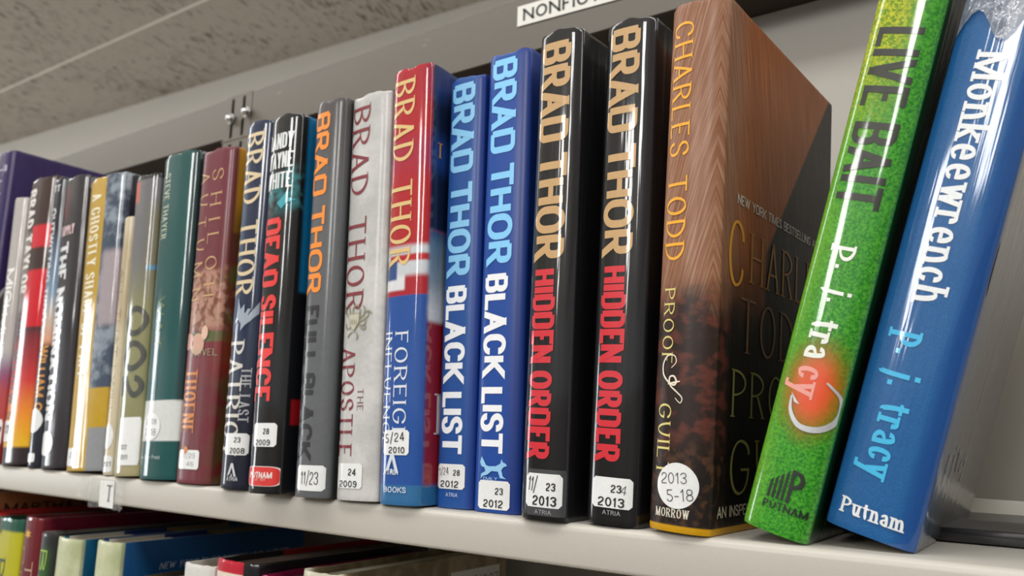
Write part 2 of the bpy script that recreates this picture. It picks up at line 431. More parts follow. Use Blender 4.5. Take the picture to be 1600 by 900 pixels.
    def down(s, text, v0, v1, xa, xb, col, font='gothic', name='title_lettering', wscale=1., gloss=True, track=0.):
        """text running down the spine between photo rows v0 and v1; xa, xb = fractions of the width"""
        uc = lambda v: s.colx(v, (xa + xb) / 2)
        z0 = s.px(uc(v0), v0)[1]; z1 = s.px(uc(v1), v1)[1]
        cap = (xb - xa) * s.w
        V, Fc = layout(text, font, cap, z0 - z1, track, wscale)
        return s.onspine(name, [(xa * s.w + t, z0 - q) for q, t in V], Fc, ink(col, gloss))
    def colx(s, v, fr):        # photo column of the spine line at width fraction fr, at row v
        lo, hi = -300., 1900.
        for _ in range(40):
            m = (lo + hi) / 2
            if s.px(m, v)[0] < fr * s.w: lo = m
            else: hi = m
        return lo
    def across(s, text, u, v, xc, cap, width, col, font='bold', name='lettering', parent=None, off=.0004, wscale=1., rot=0., gloss=True):
        """upright text centred at book-frame x = xc, centred on z of (u,v)"""
        z = s.px(u, v)[1] if v is not None else u
        V, Fc = layout(text, font, cap, width, 0, wscale); ca, sa = math.cos(rot), math.sin(rot)
        W = max(a for a, b in V)
        P = []
        for a, b in V:
            a -= W / 2; b -= cap / 2; P.append((xc + a * ca - b * sa, z + a * sa + b * ca))
        return s.onspine(name, P, Fc, ink(col, gloss), off, parent)
    def shape(s, name, polys, u, v, size, col, parent=None, off=.0004, rot=0., mat=None, sx=1.):
        """filled polygons given in a unit box, centred on photo pixel"""
        x, z = s.px(u, v); V, Fc = [], []; ca, sa = math.cos(rot), math.sin(rot)
        for P in polys:
            o = len(V)
            for a, b in P:
                a = (a - .5) * size * sx; b = (b - .5) * size; V.append((x + a * ca - b * sa, z + a * sa + b * ca))
            from mathutils.geometry import tessellate_polygon
            for t in tessellate_polygon([[Vector((q[0], q[1], 0)) for q in P]]): Fc.append(tuple(o + i for i in t))
        return s.onspine(name, V, Fc, mat or ink(col), off, parent)
    def sticker(s, u0, v0, u1, v1, lines=(), round_=False, col='e4e6e6', r=.0014, label=None, off=.00032):
        """paper sticker: photo rectangle -> wraps the spine; lines: (text, fx, fz, cap, width, font, rot)"""
        xa, za = s.px(u0, (v0 + v1) / 2); xb, _ = s.px(u1, (v0 + v1) / 2); um = (u0 + u1) / 2
        zt = s.px(um, v0)[1]; zb = s.px(um, v1)[1]
        xa = max(xa, .0006); xb = min(xb, s.w - .0006)
        W, Hh = xb - xa, zt - zb; cx, cz = (xa + xb) / 2, (zt + zb) / 2
        V, Fc = [], []; nx, rows = 14, 10
        for j in range(rows + 1):
            for i in range(nx + 1):
                a, b = i / nx * 2 - 1, j / rows * 2 - 1
                if round_: 
                    px_ = a * math.sqrt(1 - b * b / 2); pz = b * math.sqrt(1 - a * a / 2)
                    x, z = cx + px_ * W / 2, cz + pz * Hh / 2
                else:
                    x, z = cx + a * W / 2, cz + b * Hh / 2
                    dx, dz = W / 2 - abs(a) * W / 2, Hh / 2 - abs(b) * Hh / 2
                    if dx < 1e-6 and dz < r: 
                        x -= math.copysign(r - math.sqrt(max(r * r - (r - dz) ** 2, 0)), a)
                V.append((x, z))
        for j in range(rows):
            for i in range(nx):
                q = j * (nx + 1) + i; Fc.append((q, q + 1, q + nx + 2, q + nx + 1))
        o = s.onspine('sticker', V, Fc, flat(col, .45, 0, .8, 'sticker_paper', .12), off)
        if label: o['label'] = label
        for (tx, fx, fz, cap, wd, font, rot) in lines:
            s.across(tx, cz + fz * Hh, None, cx + fx * W, cap * Hh, wd * W, '16171a', font, 'sticker_lettering', o, .00046, rot=rot)
        return o
    def oncover(s, name, V2, Fc, mat, off=.0003):   # right-hand board: (depth, height)
        V = [(s.w + off, y, z) for y, z in V2]
        def ccw(f):
            a = [V2[i] for i in f]; return sum((a[i][0] - a[(i + 1) % len(a)][0]) * (a[i][1] + a[(i + 1) % len(a)][1]) for i in range(len(a))) > 0
        Fc = [f if ccw(f) else tuple(reversed(f)) for f in Fc]
        return mesh(name, V, Fc, mat, s.root, normals=[(1, 0, 0)] * len(V))
    def cover_text(s, text, y0, z0, cap, length, col, font='serif', wscale=1., name='cover_lettering'):
        V, Fc = layout(text, font, cap, length, 0, wscale)
        return s.oncover(name, [(y0 + a, z0 + b) for a, b in V], Fc, ink(col))

# ------------------------------------------------------------------ metal bookcase
def enamel(col, name='enamel'):
    t = NT(name); v = t.noise(700, 3); c = t.mix(t.math('MULTIPLY', v, .14), lin(col), lin('8f8a80'))
    sc = t.step(t.noise(60, 4, t.coord((.6, 1, 2.5))), .70, .74); c = t.mix(t.math('MULTIPLY', sc, .1), c, lin('d9d5cb'))
    t.put(t.b.inputs['Base Color'], c); t.b.inputs['Roughness'].default_value = .38
    t.bump(t.noise(1500, 2), .08, .0004); return t.m
ENAMEL = enamel('bbb7ae'); ENAMEL2 = enamel('5a544c'); ENAMEL3 = enamel('a29d95'); HOLLOW_SHADE = flat('3a2e26', .8, name='recess_shade')  # last one: dark brown put in for shade under the header and inside posts
YR, YB = .19, .234
ZB0, ZB1 = [float(at(*q, YR)[2]) for q in ((169, 270), (1100, 0))]
ZT0, ZT1 = [float(at(*q, YR)[2]) for q in ((87, 247), (796, 0))]
XL, XR = -2.6, .9
case = empty('metal_bookcase', (-.4, .1, -.6)); tag(case, 'beige enamelled metal library bookcase holding both rows of books', 'bookcase')
def cpart(o):
    o.parent = case; o.matrix_parent_inverse = Matrix.Translation(-Vector(case.location)); return o
def shelf_board(name, ztop, tall=.0195):
    # folded sheet: top, rounded nose, front lip, return, underside
    prof = [(YR, 0), (.02, 0)]
    r = .0035; y0 = -.0035
    prof += [(y0 + r - r * math.sin(a), -r + r * math.cos(a)) for a in [math.pi / 2 * k / 6 for k in range(7)]]
    prof += [(y0, -tall + .002)] + [(y0 + .002 - .002 * math.cos(a), -tall + .002 - .002 * math.sin(a)) for a in [math.pi / 2 * k / 4 for k in range(1, 5)]]
    prof += [(y0 + .014, -tall), (y0 + .014, -tall + .0015), (y0 + .0016, -tall + .0015), (y0 + .0016, -.0016), (YR, -.0016)]
    n = len(prof); xs = [XL, -1.0, -.5, 0, XR]; V = [(x, a, ztop + b) for x in xs for a, b in prof]
    Fc = [(k * n + i, (k + 1) * n + i, (k + 1) * n + (i + 1) % n, k * n + (i + 1) % n) for k in range(len(xs) - 1) for i in range(n)]
    return cpart(mesh(name, V, Fc, ENAMEL, smooth=True, sharp=.7))
shelf_board('shelf', 0.); shelf_board('shelf', -.295)
# rear stop of the shelf
cpart(box('rear_flange', (XL, XR, YR, YR + .0016, -.02, .012), ENAMEL, bevel=.0006))
# header: sheet beam, its underside coloured dark to stand for shade
def sheet(name, x0, x1, y, t, za0, za1, zb0, zb1, mat):
    V = [(x, yy, z) for x, z0, z1 in ((x0, za0, zb0), (x1, za1, zb1)) for yy in (y, y + t) for z in (z0, z1)]
    return cpart(mesh(name, V, [(0, 1, 3, 2), (4, 6, 7, 5), (0, 4, 5, 1), (2, 3, 7, 6), (0, 2, 6, 4), (1, 5, 7, 3)], mat))
def zlin(a, b, x):    # header edges, straight through the two measured ends
    return a + (b - a) * (x + 1.0) / .85
for xa_, xb_ in ((XL, -1.7105), (-1.664, -.776), (-.730, .160), (.206, XR)):
    sheet('header_rail', xa_, xb_, YR, .0016, zlin(ZB0, ZB1, xa_), zlin(ZB0, ZB1, xb_), zlin(ZT0, ZT1, xa_), zlin(ZT0, ZT1, xb_), ENAMEL2)
sheet('header_bottom', XL, XR, YR + .0016, YB - YR - .002, zlin(ZB0, ZB1, XL), zlin(ZB0, ZB1, XR), zlin(ZB0, ZB1, XL) + .002, zlin(ZB0, ZB1, XR) + .002, HOLLOW_SHADE)  # shade of the header underside put into its colour
cpart(box('back_panel', (XL, XR, YB, YB + .0015, -.62, .397), ENAMEL3))
cpart(box('lower_back_strip', (XL, XR, YR + .002, YB, -.03, -.028), ENAMEL2))
# slotted upright posts: face with real holes, dark sheet behind painted as the hollow's shade
def post(xa, xb):
    z0, z1 = -.62, .3995; pw = xb - xa; cols = [0, .24, .34, .66, .76, 1]; V, Fc = [], []
    holes = []; k = z1 - .003
    while k - .0195 > z0 + .004: holes.insert(0, (k - .0195, k)); k -= .0265
    y = YR - .0005
    def q(x0, x1, a, b):
        o = len(V); V.extend([(x0, y, a), (x1, y, a), (x1, y, b), (x0, y, b)]); Fc.append((o, o + 1, o + 2, o + 3))
    X = [xa + pw * c for c in cols]
    for i in (0, 2, 4): q(X[i], X[i + 1], z0, z1)
    for i in (1, 3):
        p = z0
        for a, b in holes: q(X[i], X[i + 1], p, a); p = b
        q(X[i], X[i + 1], p, z1)
    for x in (xa, xb):
        o = len(V); V.extend([(x, y, z0), (x, y + .036, z0), (x, y + .036, z1), (x, y, z1)]); Fc.append((o, o + 1, o + 2, o + 3))
    cpart(mesh('upright_post', V, Fc, ENAMEL2))
    cpart(box('post_shade_sheet', (xa + .001, xb - .001, y + .003, y + .004, z0, z1), HOLLOW_SHADE))  # dark sheet stands in for shade seen through the slots
post(-.776, -.730); post(.16, .206); post(-1.71, -1.664)
cpart(box('header_seam', (-.778, -.728, YR - .0012, YR - .0002, .3475, .3485), flat('6f675c', .6)))
def bolt(u, v):
    p = at(u, v, YR - .0055); bm = bmesh.new()
    bmesh.ops.create_uvsphere(bm, u_segments=20, v_segments=12, radius=.0042)
    for q in bm.verts:
        if q.co.y > .0: q.co.y *= .3
    r = bmesh.ops.create_cone(bm, cap_ends=True, segments=20, radius1=.0058, radius2=.0058, depth=.0012, matrix=Matrix.Translation((0, .002, 0)) @ Matrix.Rotation(math.pi / 2, 4, 'X'))
    me = bpy.data.meshes.new('bolt'); bm.to_mesh(me); bm.free(); me.materials.append(flat('d8d8d8', .22, 1.))
    for f in me.polygons: f.use_smooth = True
    me.set_sharp_from_angle(angle=.8)
    o = bpy.data.objects.new('bolt', me); COL.objects.link(o); o.location = p; cpart(o)
bolt(358, 185); bolt(383, 174)

# room: wall behind the bookcase, ceiling of long mineral tiles, floor
def struct(o): o['kind'] = 'structure'; return o
YWL, YWR = 1.13, 1.27; ZC = 1.17
wallm = flat('f2efe9', .7, name='wall_paint')
sl = (YWR - YWL) / 2.6; yl_, yr_ = YWL - sl * 6.1, YWR + sl * 5.3
V = [(-10, yl_, -1.5), (4, yr_, -1.5), (4, yr_, ZC), (-10, yl_, ZC), (-10, yl_ + .12, -1.5), (4, yr_ + .12, -1.5), (4, yr_ + .12, ZC), (-10, yl_ + .12, ZC)]
struct(mesh('wall_back', V, [(0, 1, 2, 3), (4, 7, 6, 5), (0, 3, 7, 4), (1, 5, 6, 2), (3, 2, 6, 7), (0, 4, 5, 1)], wallm))
struct(box('reflection_blocker', (-3.4, 3, -1.52, -1.48, -1.5, .10), flat('6a6158', .9, name='blocker_dark')))  # unseen slab standing in for the opposite bookcase, added to darken spine reflections
struct(box('floor', (-10, 4, -9, 2, -1.55, -1.5), flat('dcd6ca', .8, name='floor_vinyl')))
t = NT('mineral_tile')
vec = t.coord((1, 1, 1), (0, 0, -1.82))
a = t.n('ShaderNodeMapping'); t.put(a.inputs[0], vec); a.inputs['Scale'].default_value = (24, 120, 1)
nz = t.noise(1., 3.5, a.outputs[0], .5, .62); reg = t.noise(4, 2)
fis = t.step(t.math('ADD', nz, t.math('MULTIPLY', reg, .22)), .685, .735)
pin = t.step(t.noise(420, 2), .66, .72)
c = t.mix(t.math('MULTIPLY', t.noise(260, 3), .5), lin('bcb6ad'), lin('a09a92'))
c = t.mix(t.math('MULTIPLY', pin, .35), c, lin('958b80')); c = t.mix(t.math('MULTIPLY', fis, .85), c, lin('64574d'))
t.put(t.b.inputs['Base Color'], c); t.b.inputs['Roughness'].default_value = .95
t.bump(t.math('SUBTRACT', 1., fis), .6, .002); TILE = t.m
ceil = struct(box('ceiling', (-10, 4, -9, 2, ZC + .02, ZC + .06), flat('a8a198', .9, name='ceiling_slab')))
YS = .866
for i in range(-3, 2):
    for j in range(13):
        x0 = -1.20 + i * 2.9; y1 = YS + .61 - j * .61
        b = (x0 + .0015, x0 + 2.8985, y1 - .6085, y1 - .0015, ZC, ZC + .018)
        if b[0] > 4 or b[1] < -10: continue
        o = box('tile', b, TILE, ceil, bevel=.0008, seg=1)
for j in range(13):
    box('grid_bar', (-10, 4, YS - j * .61 - .004, YS - j * .61 + .004, ZC - .0012, ZC + .001), flat('f2eee6', .6, name='grid_paint'), ceil)

# labels on the metal
lb = empty('shelf_label', at(165, 765, -.004)); tag(lb, 'small white label with letter T under clear tape on shelf edge', 'label')
def on_front(name, pts, y, mat, parent, faces=None, dy=None):
    P = Vector(parent.location); V = []
    for i, (u, v) in enumerate(pts):
        q = Vector(at(u, v, y + (dy[i] if dy else 0))) - P; V.append(q)
    return mesh(name, V, faces or [tuple(range(len(pts)))[::-1]], mat, parent)
on_front('paper', [(157, 750), (179, 752), (176, 795), (154, 791)], -.0042, flat('e6e6e4', .6), lb)
q0 = at(163, 783, -.0044) - np.array(lb.location); V, Fc = layout('T', 'serif_heavy', .0115, None)
mesh('lettering', [(q0[0] + a, q0[1], q0[2] + b) for a, b in V], Fc, flat('2a2a2c', .5), lb)
t = NT('clear_tape'); t.b.inputs['Base Color'].default_value = lin('dfe0de'); t.b.inputs['Roughness'].default_value = .12
t.b.inputs['Alpha'].default_value = .16; t.b.inputs['Coat Weight'].default_value = 1; t.bump(t.noise(260, 3), .9, .003, True); TAPE = t.m
def crumple(name, P00, P10, P11, P01, n, m, amp, mat, parent, seed, nrm=(0, -1, 0)):
    rnd = random.Random(seed); V, Fc = [], []; P = [Vector(p) for p in (P00, P10, P11, P01)]; org = Vector(parent.location)
    N = Vector(nrm)
    for j in range(m + 1):
        for i in range(n + 1):
            a, b = i / n, j / m; q = P[0] * (1 - a) * (1 - b) + P[1] * a * (1 - b) + P[2] * a * b + P[3] * (1 - a) * b
            e = 1.6 if i in (0, n) or j in (0, m) else 1.
            q = q + N * (rnd.random() * amp * e) + Vector((rnd.uniform(-1, 1) * amp * .4 * e, 0, rnd.uniform(-1, 1) * amp * .5 * e)); V.append(q - org)
    for j in range(m):
        for i in range(n):
            q = j * (n + 1) + i; Fc.append((q, q + 1, q + n + 2)); Fc.append((q, q + n + 2, q + n + 1))
    return mesh(name, V, Fc, mat, parent)
crumple('clear_tape', at(137, 790, -.0046), at(190, 799, -.0046), at(196, 752, -.0046), at(143, 742, -.0046), 12, 7, .0010, TAPE, lb, 3)
crumple('clear_tape', at(122, 775, -.0046), at(143, 779, -.0046), at(145, 745, -.0046), at(124, 741, -.0046), 7, 5, .0014, TAPE, lb, 9)
nf = empty('section_label', at(808, 42, YR - .001)); tag(nf, 'white paper strip reading NONFICTION on the top rail', 'label')
A0, A1 = at(808, 42, YR - .001), at(806, 12, YR - .001); dirx = at(1100, -38, YR - .001) - A0; dirx /= np.linalg.norm(dirx); dirx[1] = 0
up = A1 - A0; hh = float(np.linalg.norm(up)); up = np.array([0, 0, 1.]); L = .125
ex = np.array([1., 0, float(dirx[2] / dirx[0])]); P = [A0 * 0, ex * L, ex * L + up * hh, up * hh]
mesh('paper', P, [(0, 1, 2, 3)], flat('deddd6', .6), nf)
V, Fc = layout('NONFICTION', 'bold', hh * .6, .104)
mesh('lettering', [(.006 + a, -.0003, hh * .2 + b + ex[2] * a) for a, b in V], Fc, flat('26262a', .5), nf)

# ------------------------------------------------------------------ printed artwork colour helpers
def grad(z0, z1, stops, ax=2):
    def f(t):
        m = t.n('ShaderNodeMapRange'); t.put(m.inputs[0], t.ax[ax]); m.inputs[1].default_value = z0; m.inputs[2].default_value = z1
        r = t.n('ShaderNodeValToRGB'); t.put(r.inputs[0], m.outputs[0]); e = r.color_ramp.elements
        while len(e) < len(stops): e.new(.5)
        for k, (p, c) in enumerate(stops): e[k].position = p; e[k].color = lin(c)
        return r.outputs[0]
    return f
def mottle(c1, c2, scale=60, lo=.4, hi=.6, st=(1, 1, 1), base=None):
    return lambda t, c=None: t.mix(t.step(t.noise(scale, 4, t.coord(st)), lo, hi), lin(c1), lin(c2))
upper = 'hardcover novels on the upper shelf'; lower = 'books on the lower shelf'

# ---- purple book at the far left
b = Book('book', 'purple hardback with a dark grey disc on its cover, leftmost of upper row', jacket('2e1d54', [(None, .004, None, .002, .17, None, '54477c', .003)], rough=.42, coat=.35, coatr=.25),
         None, None, None, None, x=float(at(27, 235)[0]) - .033, wd=.033, h=.289, b=.004, depth=.183, group=upper)
ring = lambda r, n=48: [(math.cos(2 * math.pi * k / n) * r, math.sin(2 * math.pi * k / n) * r) for k in range(n)]
for r, cc, nm, off in ((.070, 'b9b4ba', 'disc_rim', .0002), (.067, '55504f', 'disc', .0004), (.045, '8f8b86', 'inner_disc', .0006)):
    dz = .118 if nm != 'inner_disc' else .075
    b.oncover(nm, [(.062 + p, dz + q) for p, q in ring(r)], [tuple(range(48))], ink(cc), off)
for k in range(6):
    a = k * math.pi / 3; P = [(.016 + math.cos(a) * q + math.cos(a + 1.57) * s_ , .222 + math.sin(a) * q + math.sin(a + 1.57) * s_) for q, s_ in ((.001, 0), (.004, .0016), (.007, 0), (.004, -.0016))]
    b.oncover('silver_flower', P, [(0, 1, 2, 3)], ink('9a96a0'), .0004)
b.across('#', .272, None, .024, .007, .005, 'cfcde0', 'sans'); b.down('THE', 255, 330, .35, .6, 'b9b4d0', 'serif', 'title_lettering')

# ---- short white and violet book
b = Book('book', 'short pale book with violet and red foot squeezed beside the purple hardback', jacket('b9b3b0', [(None, None, None, None, .0, .085, '5a4a86', .015), (.004, None, None, None, .0, .075, 'b04040', .02), (None, None, None, None, -1, .02, '8a1c1c', .006)]),
         (32, 321), (51, 318), (-22, 735), (0, 733), lean=-.042, b=.005, p=2.2, group=upper)
b.down('MICI', 420, 480, .35, .8, 'f2f2f2', 'gothic'); b.down('MUT', 490, 560, .3, .7, 'f2f2f2', 'gothic', 'author_lettering')
b.sticker(-8, 655, 12, 697, [('12', .25, .12, .22, .4, 'bold', 0)])
# ---- the widow's strike
b = Book('book', 'glossy jacket fading from dark red to yellow, reading WIDOW\'S, white author letters', jacket('3a2422', [
    (.020, None, None, None, .185, .205, 'd02030', .0015), (.017, None, None, None, .115, .165, 'cf1226', .0015), (None, .018, None, None, .13, .2, '8c8582', .004), (None, None, None, None, -1, .112, grad(.0, .112, [(0, '2a2024'), (.12, '2a2024'), (.14, 'e6b41c'), (.38, 'e88a1e'), (.62, 'cc2a22'), (.8, 'a0161f'), (1, '6a1622')]), .003)]),
    (53, 295), (90, 283), (3, 735), (44, 733), b=.006, p=2.4, group=upper)
b.down('BRAD TAYLOR', 297, 460, .12, .48, 'ece8e2', 'bold', 'author_lettering')
b.down("THE WIDOW'S", 488, 655, .2, .5, '4a3f38', 'sans')
b.sticker(-10, 658, 20, 690, [('22', .1, .1, .4, .4, 'bold', 0)])
# ---- outwitting trolls
b = Book('book', 'narrow spine with pale blue middle and orange author letters, white oval sticker at foot', jacket('1d2230', [
    (None, None, None, None, .10, .20, grad(.09, .2, [(0, '22201f'), (.08, 'e09a70'), (.3, 'c7b8ae'), (.5, '7b97b0'), (.8, '5a6f86'), (1, '1d2230')]), .004)]),
    (90, 284), (108, 281), (46, 731), (62, 733), b=.004, p=2.3, group=upper)
b.across('TT', .236, None, b.w * .5, .006, .009, 'e6e6ea'); b.down('OUTWITTING TROLLS', 326, 520, .15, .58, 'e4e8ea', 'gothic'); b.down('WILLIAM G', 540, 642, .45, .9, 'c98a2e', 'gothic', 'author_lettering')
b.sticker(47, 638, 70, 676, round_=True); b.sticker(44, 708, 54, 722)
# ---- the nomination
b = Book('book', 'black book with big white letters THE NOMINATION and white oval sticker', jacket('1b1c1f', [(.004, .02, None, None, .205, .235, '5a2226', .006), (.015, None, None, None, None, None, '2e2a30', .004)]),
    (109, 283), (140, 281), (64, 734), (104, 736), b=.005, p=2.6, group=upper)
b.across('TAPPLY', 122, 355, b.w * .42, .0085, b.w * .62, 'd8b8bc', 'gothic', 'author_lettering'); b.down('THE NOMINATION', 380, 657, .08, .55, 'dfe2e4', 'gothic')
b.sticker(60, 674, 84, 712, round_=True)
# ---- ghostly shade of pale
b = Book('book', 'mustard yellow book titled A GHOSTLY SHADE OF PALE with blue grey photograph strip', jacket('c09a24', [
    (.031, None, None, None, .062, .25, lambda t: mottle('3c4a5e', '8c98a4', 70)(t), .001), (.034, None, None, None, .11, .17, 'a59aa0', .004), (.034, None, None, None, -.01, .032, '8f9296', .001), (None, None, .004, None, .06, None, '222632', .001)]),
    (145, 281), (199, 281), (106, 738), (160, 740), b=.005, p=3, group=upper)
b.down('A GHOSTLY SHADE OF PALE', 300, 594, .20, .48, 'efe6c8', 'serif')
b.sticker(104, 700, 121, 728, [('28', .1, .1, .3, .5, 'sans', 0)])
# ---- cream narrow
b = Book('book', 'shorter narrow cream paperback with brown script between yellow and olive books', jacket('cfc3a6', [(None, None, None, None, .11, .18, 'b9a98a', .01)], rough=.5, coat=.5),
    (197, 345), (212, 344), (161, 747), (178, 748), b=.003, p=2.3, group=upper, wd=.0125)
b.down('ALL THAT I WILL', 420, 650, .25, .65, '6b5c48', 'hand')
b.sticker(156, 662, 176, 702, round_=True); b.sticker(158, 712, 176, 738, [('201', .1, 0, .3, .7, 'sans', 0)])
# ---- olive / grey with large O
b = Book('book', 'olive and grey glossy book with large dark round letters and square white sticker', jacket('6f6f72', [
    (None, None, None, None, -1, .14, '8c8b62', .03), (.0, .012, None, None, .205, .222, 'd0604a', .002), (None, None, None, None, .222, 1, '2a2e2c', .001), (.028, None, None, None, .14, .2, '77724f', .01), (.026, .033, None, None, .150, .1535, '5a90b0', .0012), (None, None, None, None, -.01, .026, 'a79f78', .002)]),
    (214, 283), (257, 281), (181, 749), (218, 749), wd=.0315, b=.006, p=2.4, group=upper)
b.down('OO2', 478, 622, .25, .98, '3a3c34', 'bold', wscale=1.2)
b.sticker(188, 652, 216, 727, [('022', -.15, -.12, .10, .34, 'sans', 0), ('2011', -.1, -.33, .10, .4, 'sans', 0)], r=.0005)
# ---- steve thayer
b = Book('book', 'dark teal book with a white band and round handwritten sticker near its foot', jacket('14504f', [
    (None, None, None, None, .026, .054, 'd8dcda', .0006), (.040, None, None, None, .054, None, '0b2f33', .002)], ripple=.15),
    (262, 249), (314, 244), (219, 751), (277, 753), b=.006, p=2.6, group=upper)
b.down('STEVE THAYER', 272, 374, .20, .38, 'b9c4ac', 'sans', 'author_lettering'); b.down('WAT', 462, 548, .30, .5, '7a8a44', 'serif_thin', wscale=1.2)
b.across('Five Star Press', 236, 714, b.w * .4, .0028, .026, 'c0cac6', 'sans')
b.sticker(224, 645, 252, 688, [('2008', 0, .18, .2, .6, 'hand', 0), ('2-18', 0, -.2, .24, .62, 'hand', 0)], round_=True)
# ---- shiloh autumn
b = Book('book', 'maroon book with spaced gold letters SHILOH AUTUMN and a strip of roses', jacket('6e2a38', [
    (None, None, None, None, .102, .145, lambda t: mottle('7c4a3a', 'b98a78', 150, .45, .6)(t), .004), (None, None, None, None, .094, .101, '4c6b42', .0006),
    (None, None, .002, None, .17, 1, 'd08a2c', .002), (None, None, .002, None, .15, .185, '6a3c22', .012), (None, None, .002, None, -1, .15, lambda t: mottle('5c5a26', '7a3020', 70, .45, .6)(t), .01), (None, None, .002, None, .07, .1, 'a03a22', .01)], ripple=.15, coat=.5, coatr=.2),
    (320, 238), (373, 233), (278, 753), (329, 757), wd=.0372, b=.004, p=4, group=upper)
b.down('SHILOH', 262, 465, .45, .78, 'c9a070', 'serif_thin', track=.5); b.down('AUTUMN', 268, 472, .05, .36, 'c9a070', 'serif_thin', 'title_lettering', track=.5)
b.across('NOVEL', 316, 551, b.w * .62, .0045, .026, '9aa07c', 'serif'); b.down('THOENE', 574, 680, .12, .5, 'c77a2c', 'serif', 'author_lettering')
b.shape('rose', [ring(.5, 20)], 322, 520, .015, 'c89a84'); b.shape('rose', [ring(.5, 20)], 306, 520, .012, 'b57d6c')
b.shape('rose', [[(p * .55 + .5, q * .75 + .5) for p, q in ring(.5, 20)]], 322, 520, .013, 'd9b29a', off=.0006)
b.shape('sun_mark', [ring(.5, 12)], 296, 697, .005, 'c77a2c')
b.sticker(280, 703, 312, 733, [('11/23', .0, .2, .26, .6, 'hand', 0), ('46', .1, -.22, .24, .35, 'hand', 0)])

def pen(b, name, P, width, col, off=.0004, mat=None):
    pts = [Vector(b.px(*q)) for q in P]; R_ = []
    for i in range(len(pts) - 1):
        p0 = pts[max(i - 1, 0)]; p3 = pts[min(i + 2, len(pts) - 1)]; p1, p2 = pts[i], pts[i + 1]
        for k in range(5):
            a = k / 5; R_.append(.5 * ((2 * p1) + (p2 - p0) * a + (2 * p0 - 5 * p1 + 4 * p2 - p3) * a * a + (3 * p1 - p0 - 3 * p2 + p3) * a ** 3))
    R_.append(pts[-1]); V, Fc = [], []
    for i, q in enumerate(R_):
        d = (R_[min(i + 1, len(R_) - 1)] - R_[max(i - 1, 0)]).normalized(); n_ = Vector((-d.y, d.x)); wd = width * (.35 + .65 * math.sin(math.pi * (i + .5) / len(R_)))
        V += [tuple(q - n_ * wd), tuple(q + n_ * wd)]
    for i in range(len(R_) - 1): Fc.append((2 * i, 2 * i + 1, 2 * i + 3, 2 * i + 2))
    return b.onspine(name, V, Fc, mat or ink(col), off)
# ---- marks used on several spines
BIRD = [[(0, .95), (.22, .62), (.35, .8), (.42, .55), (.6, .5), (.75, .75), (1, .98), (.9, .6), (.72, .35), (.55, .2), (.4, 0), (.35, .22), (.2, .3), (.05, .12), (.12, .4)],
        [(.45, .5), (.52, .68), (.64, .7), (.58, .5)]]
ATRIA = [[(0, 0), (.38, 1), (.62, 1), (1, 0), (.78, 0), (.5, .72), (.3, .2)], [(.42, 0), (.5, .25), (.6, 0)]]
# ---- last patriot
b = Book('book', 'navy book with cream serif letters, PATRIOT low on its spine, silver bird between', jacket('1c2a48', [(None, .008, None, .02, .1, None, '3c5c80', .003), (None, .003, None, None, .13, None, '54a05c', .0008), (None, None, None, None, -1, .075, '171d30', .03)], rough=.4, ripple=.2),
    (391, 200), (431, 192), (346, 764), (388, 768), y=-.003, b=.005, p=2.6, group=upper)
b.down('BRAD THOR', 204, 466, .12, .80, 'd9c6a0', 'serif', 'author_lettering'); b.shape('silver_eagle', BIRD, 386, 492, .022, '9aa4b4', rot=-.2)
b.down('PATRIOT', 530, 716, .10, .68, 'd0cdc4', 'serif'); b.down('THE LAST', 573, 662, .66, .93, 'a9aab0', 'serif', 'title_lettering')
b.shape('publisher_mark', ATRIA, 364, 734, .008, 'd0d2d6'); b.across('ATRIA', 364, 748, b.px(364, 748)[0], .0025, .010, 'c0c2c8')
b.sticker(354, 677, 384, 711, [('23', .1, .2, .25, .28, 'bold', 0), ('2008', .1, -.3, .27, .62, 'bold', 0)])
# ---- dead silence
b = Book('book', 'black book with red letters DEAD SILENCE and red pill shaped publisher badge', jacket('101113', [
    (None, None, None, None, .172, .198, lambda t: mottle('101113', '2a7880', 110, .42, .62)(t), .006), (None, None, .004, None, .12, None, '1583bd', .002), (None, None, .003, None, -1, .12, '14161c', .002), (None, None, .003, .02, .04, .055, 'b01820', .001)], ripple=.2),
    (431, 192), (476, 184), (391, 772), (440, 776), y=-.012, b=.006, p=2.6, group=upper)
for tx, v in (('RANDY', 219), ('WAYNE', 249), ('WHITE', 280)): b.across(tx, 448, v, b.w * .47, .0105, b.w * .82, 'dfe3e3', 'thin_gothic', 'author_lettering')
b.down('DEAD SILENCE', 342, 627, .10, .68, 'e02a26', 'heavy')
b.shape('blue_bird', [[(0, .4), (.4, .7), (.6, 1), (.62, .6), (1, .5), (.55, .35), (.3, .1)]], 447, 312, .014, '2fa0b0')
b.sticker(398, 661, 430, 698, [('28', .12, .15, .25, .26, 'bold', 0), ('2009', -.02, -.32, .25, .66, 'bold', 0)])
pill = [(math.copysign(abs(math.cos(a)) ** .35, math.cos(a)) * .5 + .5, math.copysign(abs(math.sin(a)) ** .45, math.sin(a)) * .22 + .5) for a in [2 * math.pi * k / 40 for k in range(40)]]
b.shape('badge_rim', [pill], 409, 744, .0262, 'e9dcd8'); p_ = b.shape('badge', [pill], 409, 744, .0245, 'd42c28', off=.0006)
b.across('PUTNAM', 409, 742, b.px(409, 742)[0], .0035, .018, 'f2ece8', 'bold', off=.0008); b.across('EST. 1838', 409, 749, b.px(409, 749)[0], .0014, .009, 'f0c0b8', 'sans', off=.0008)
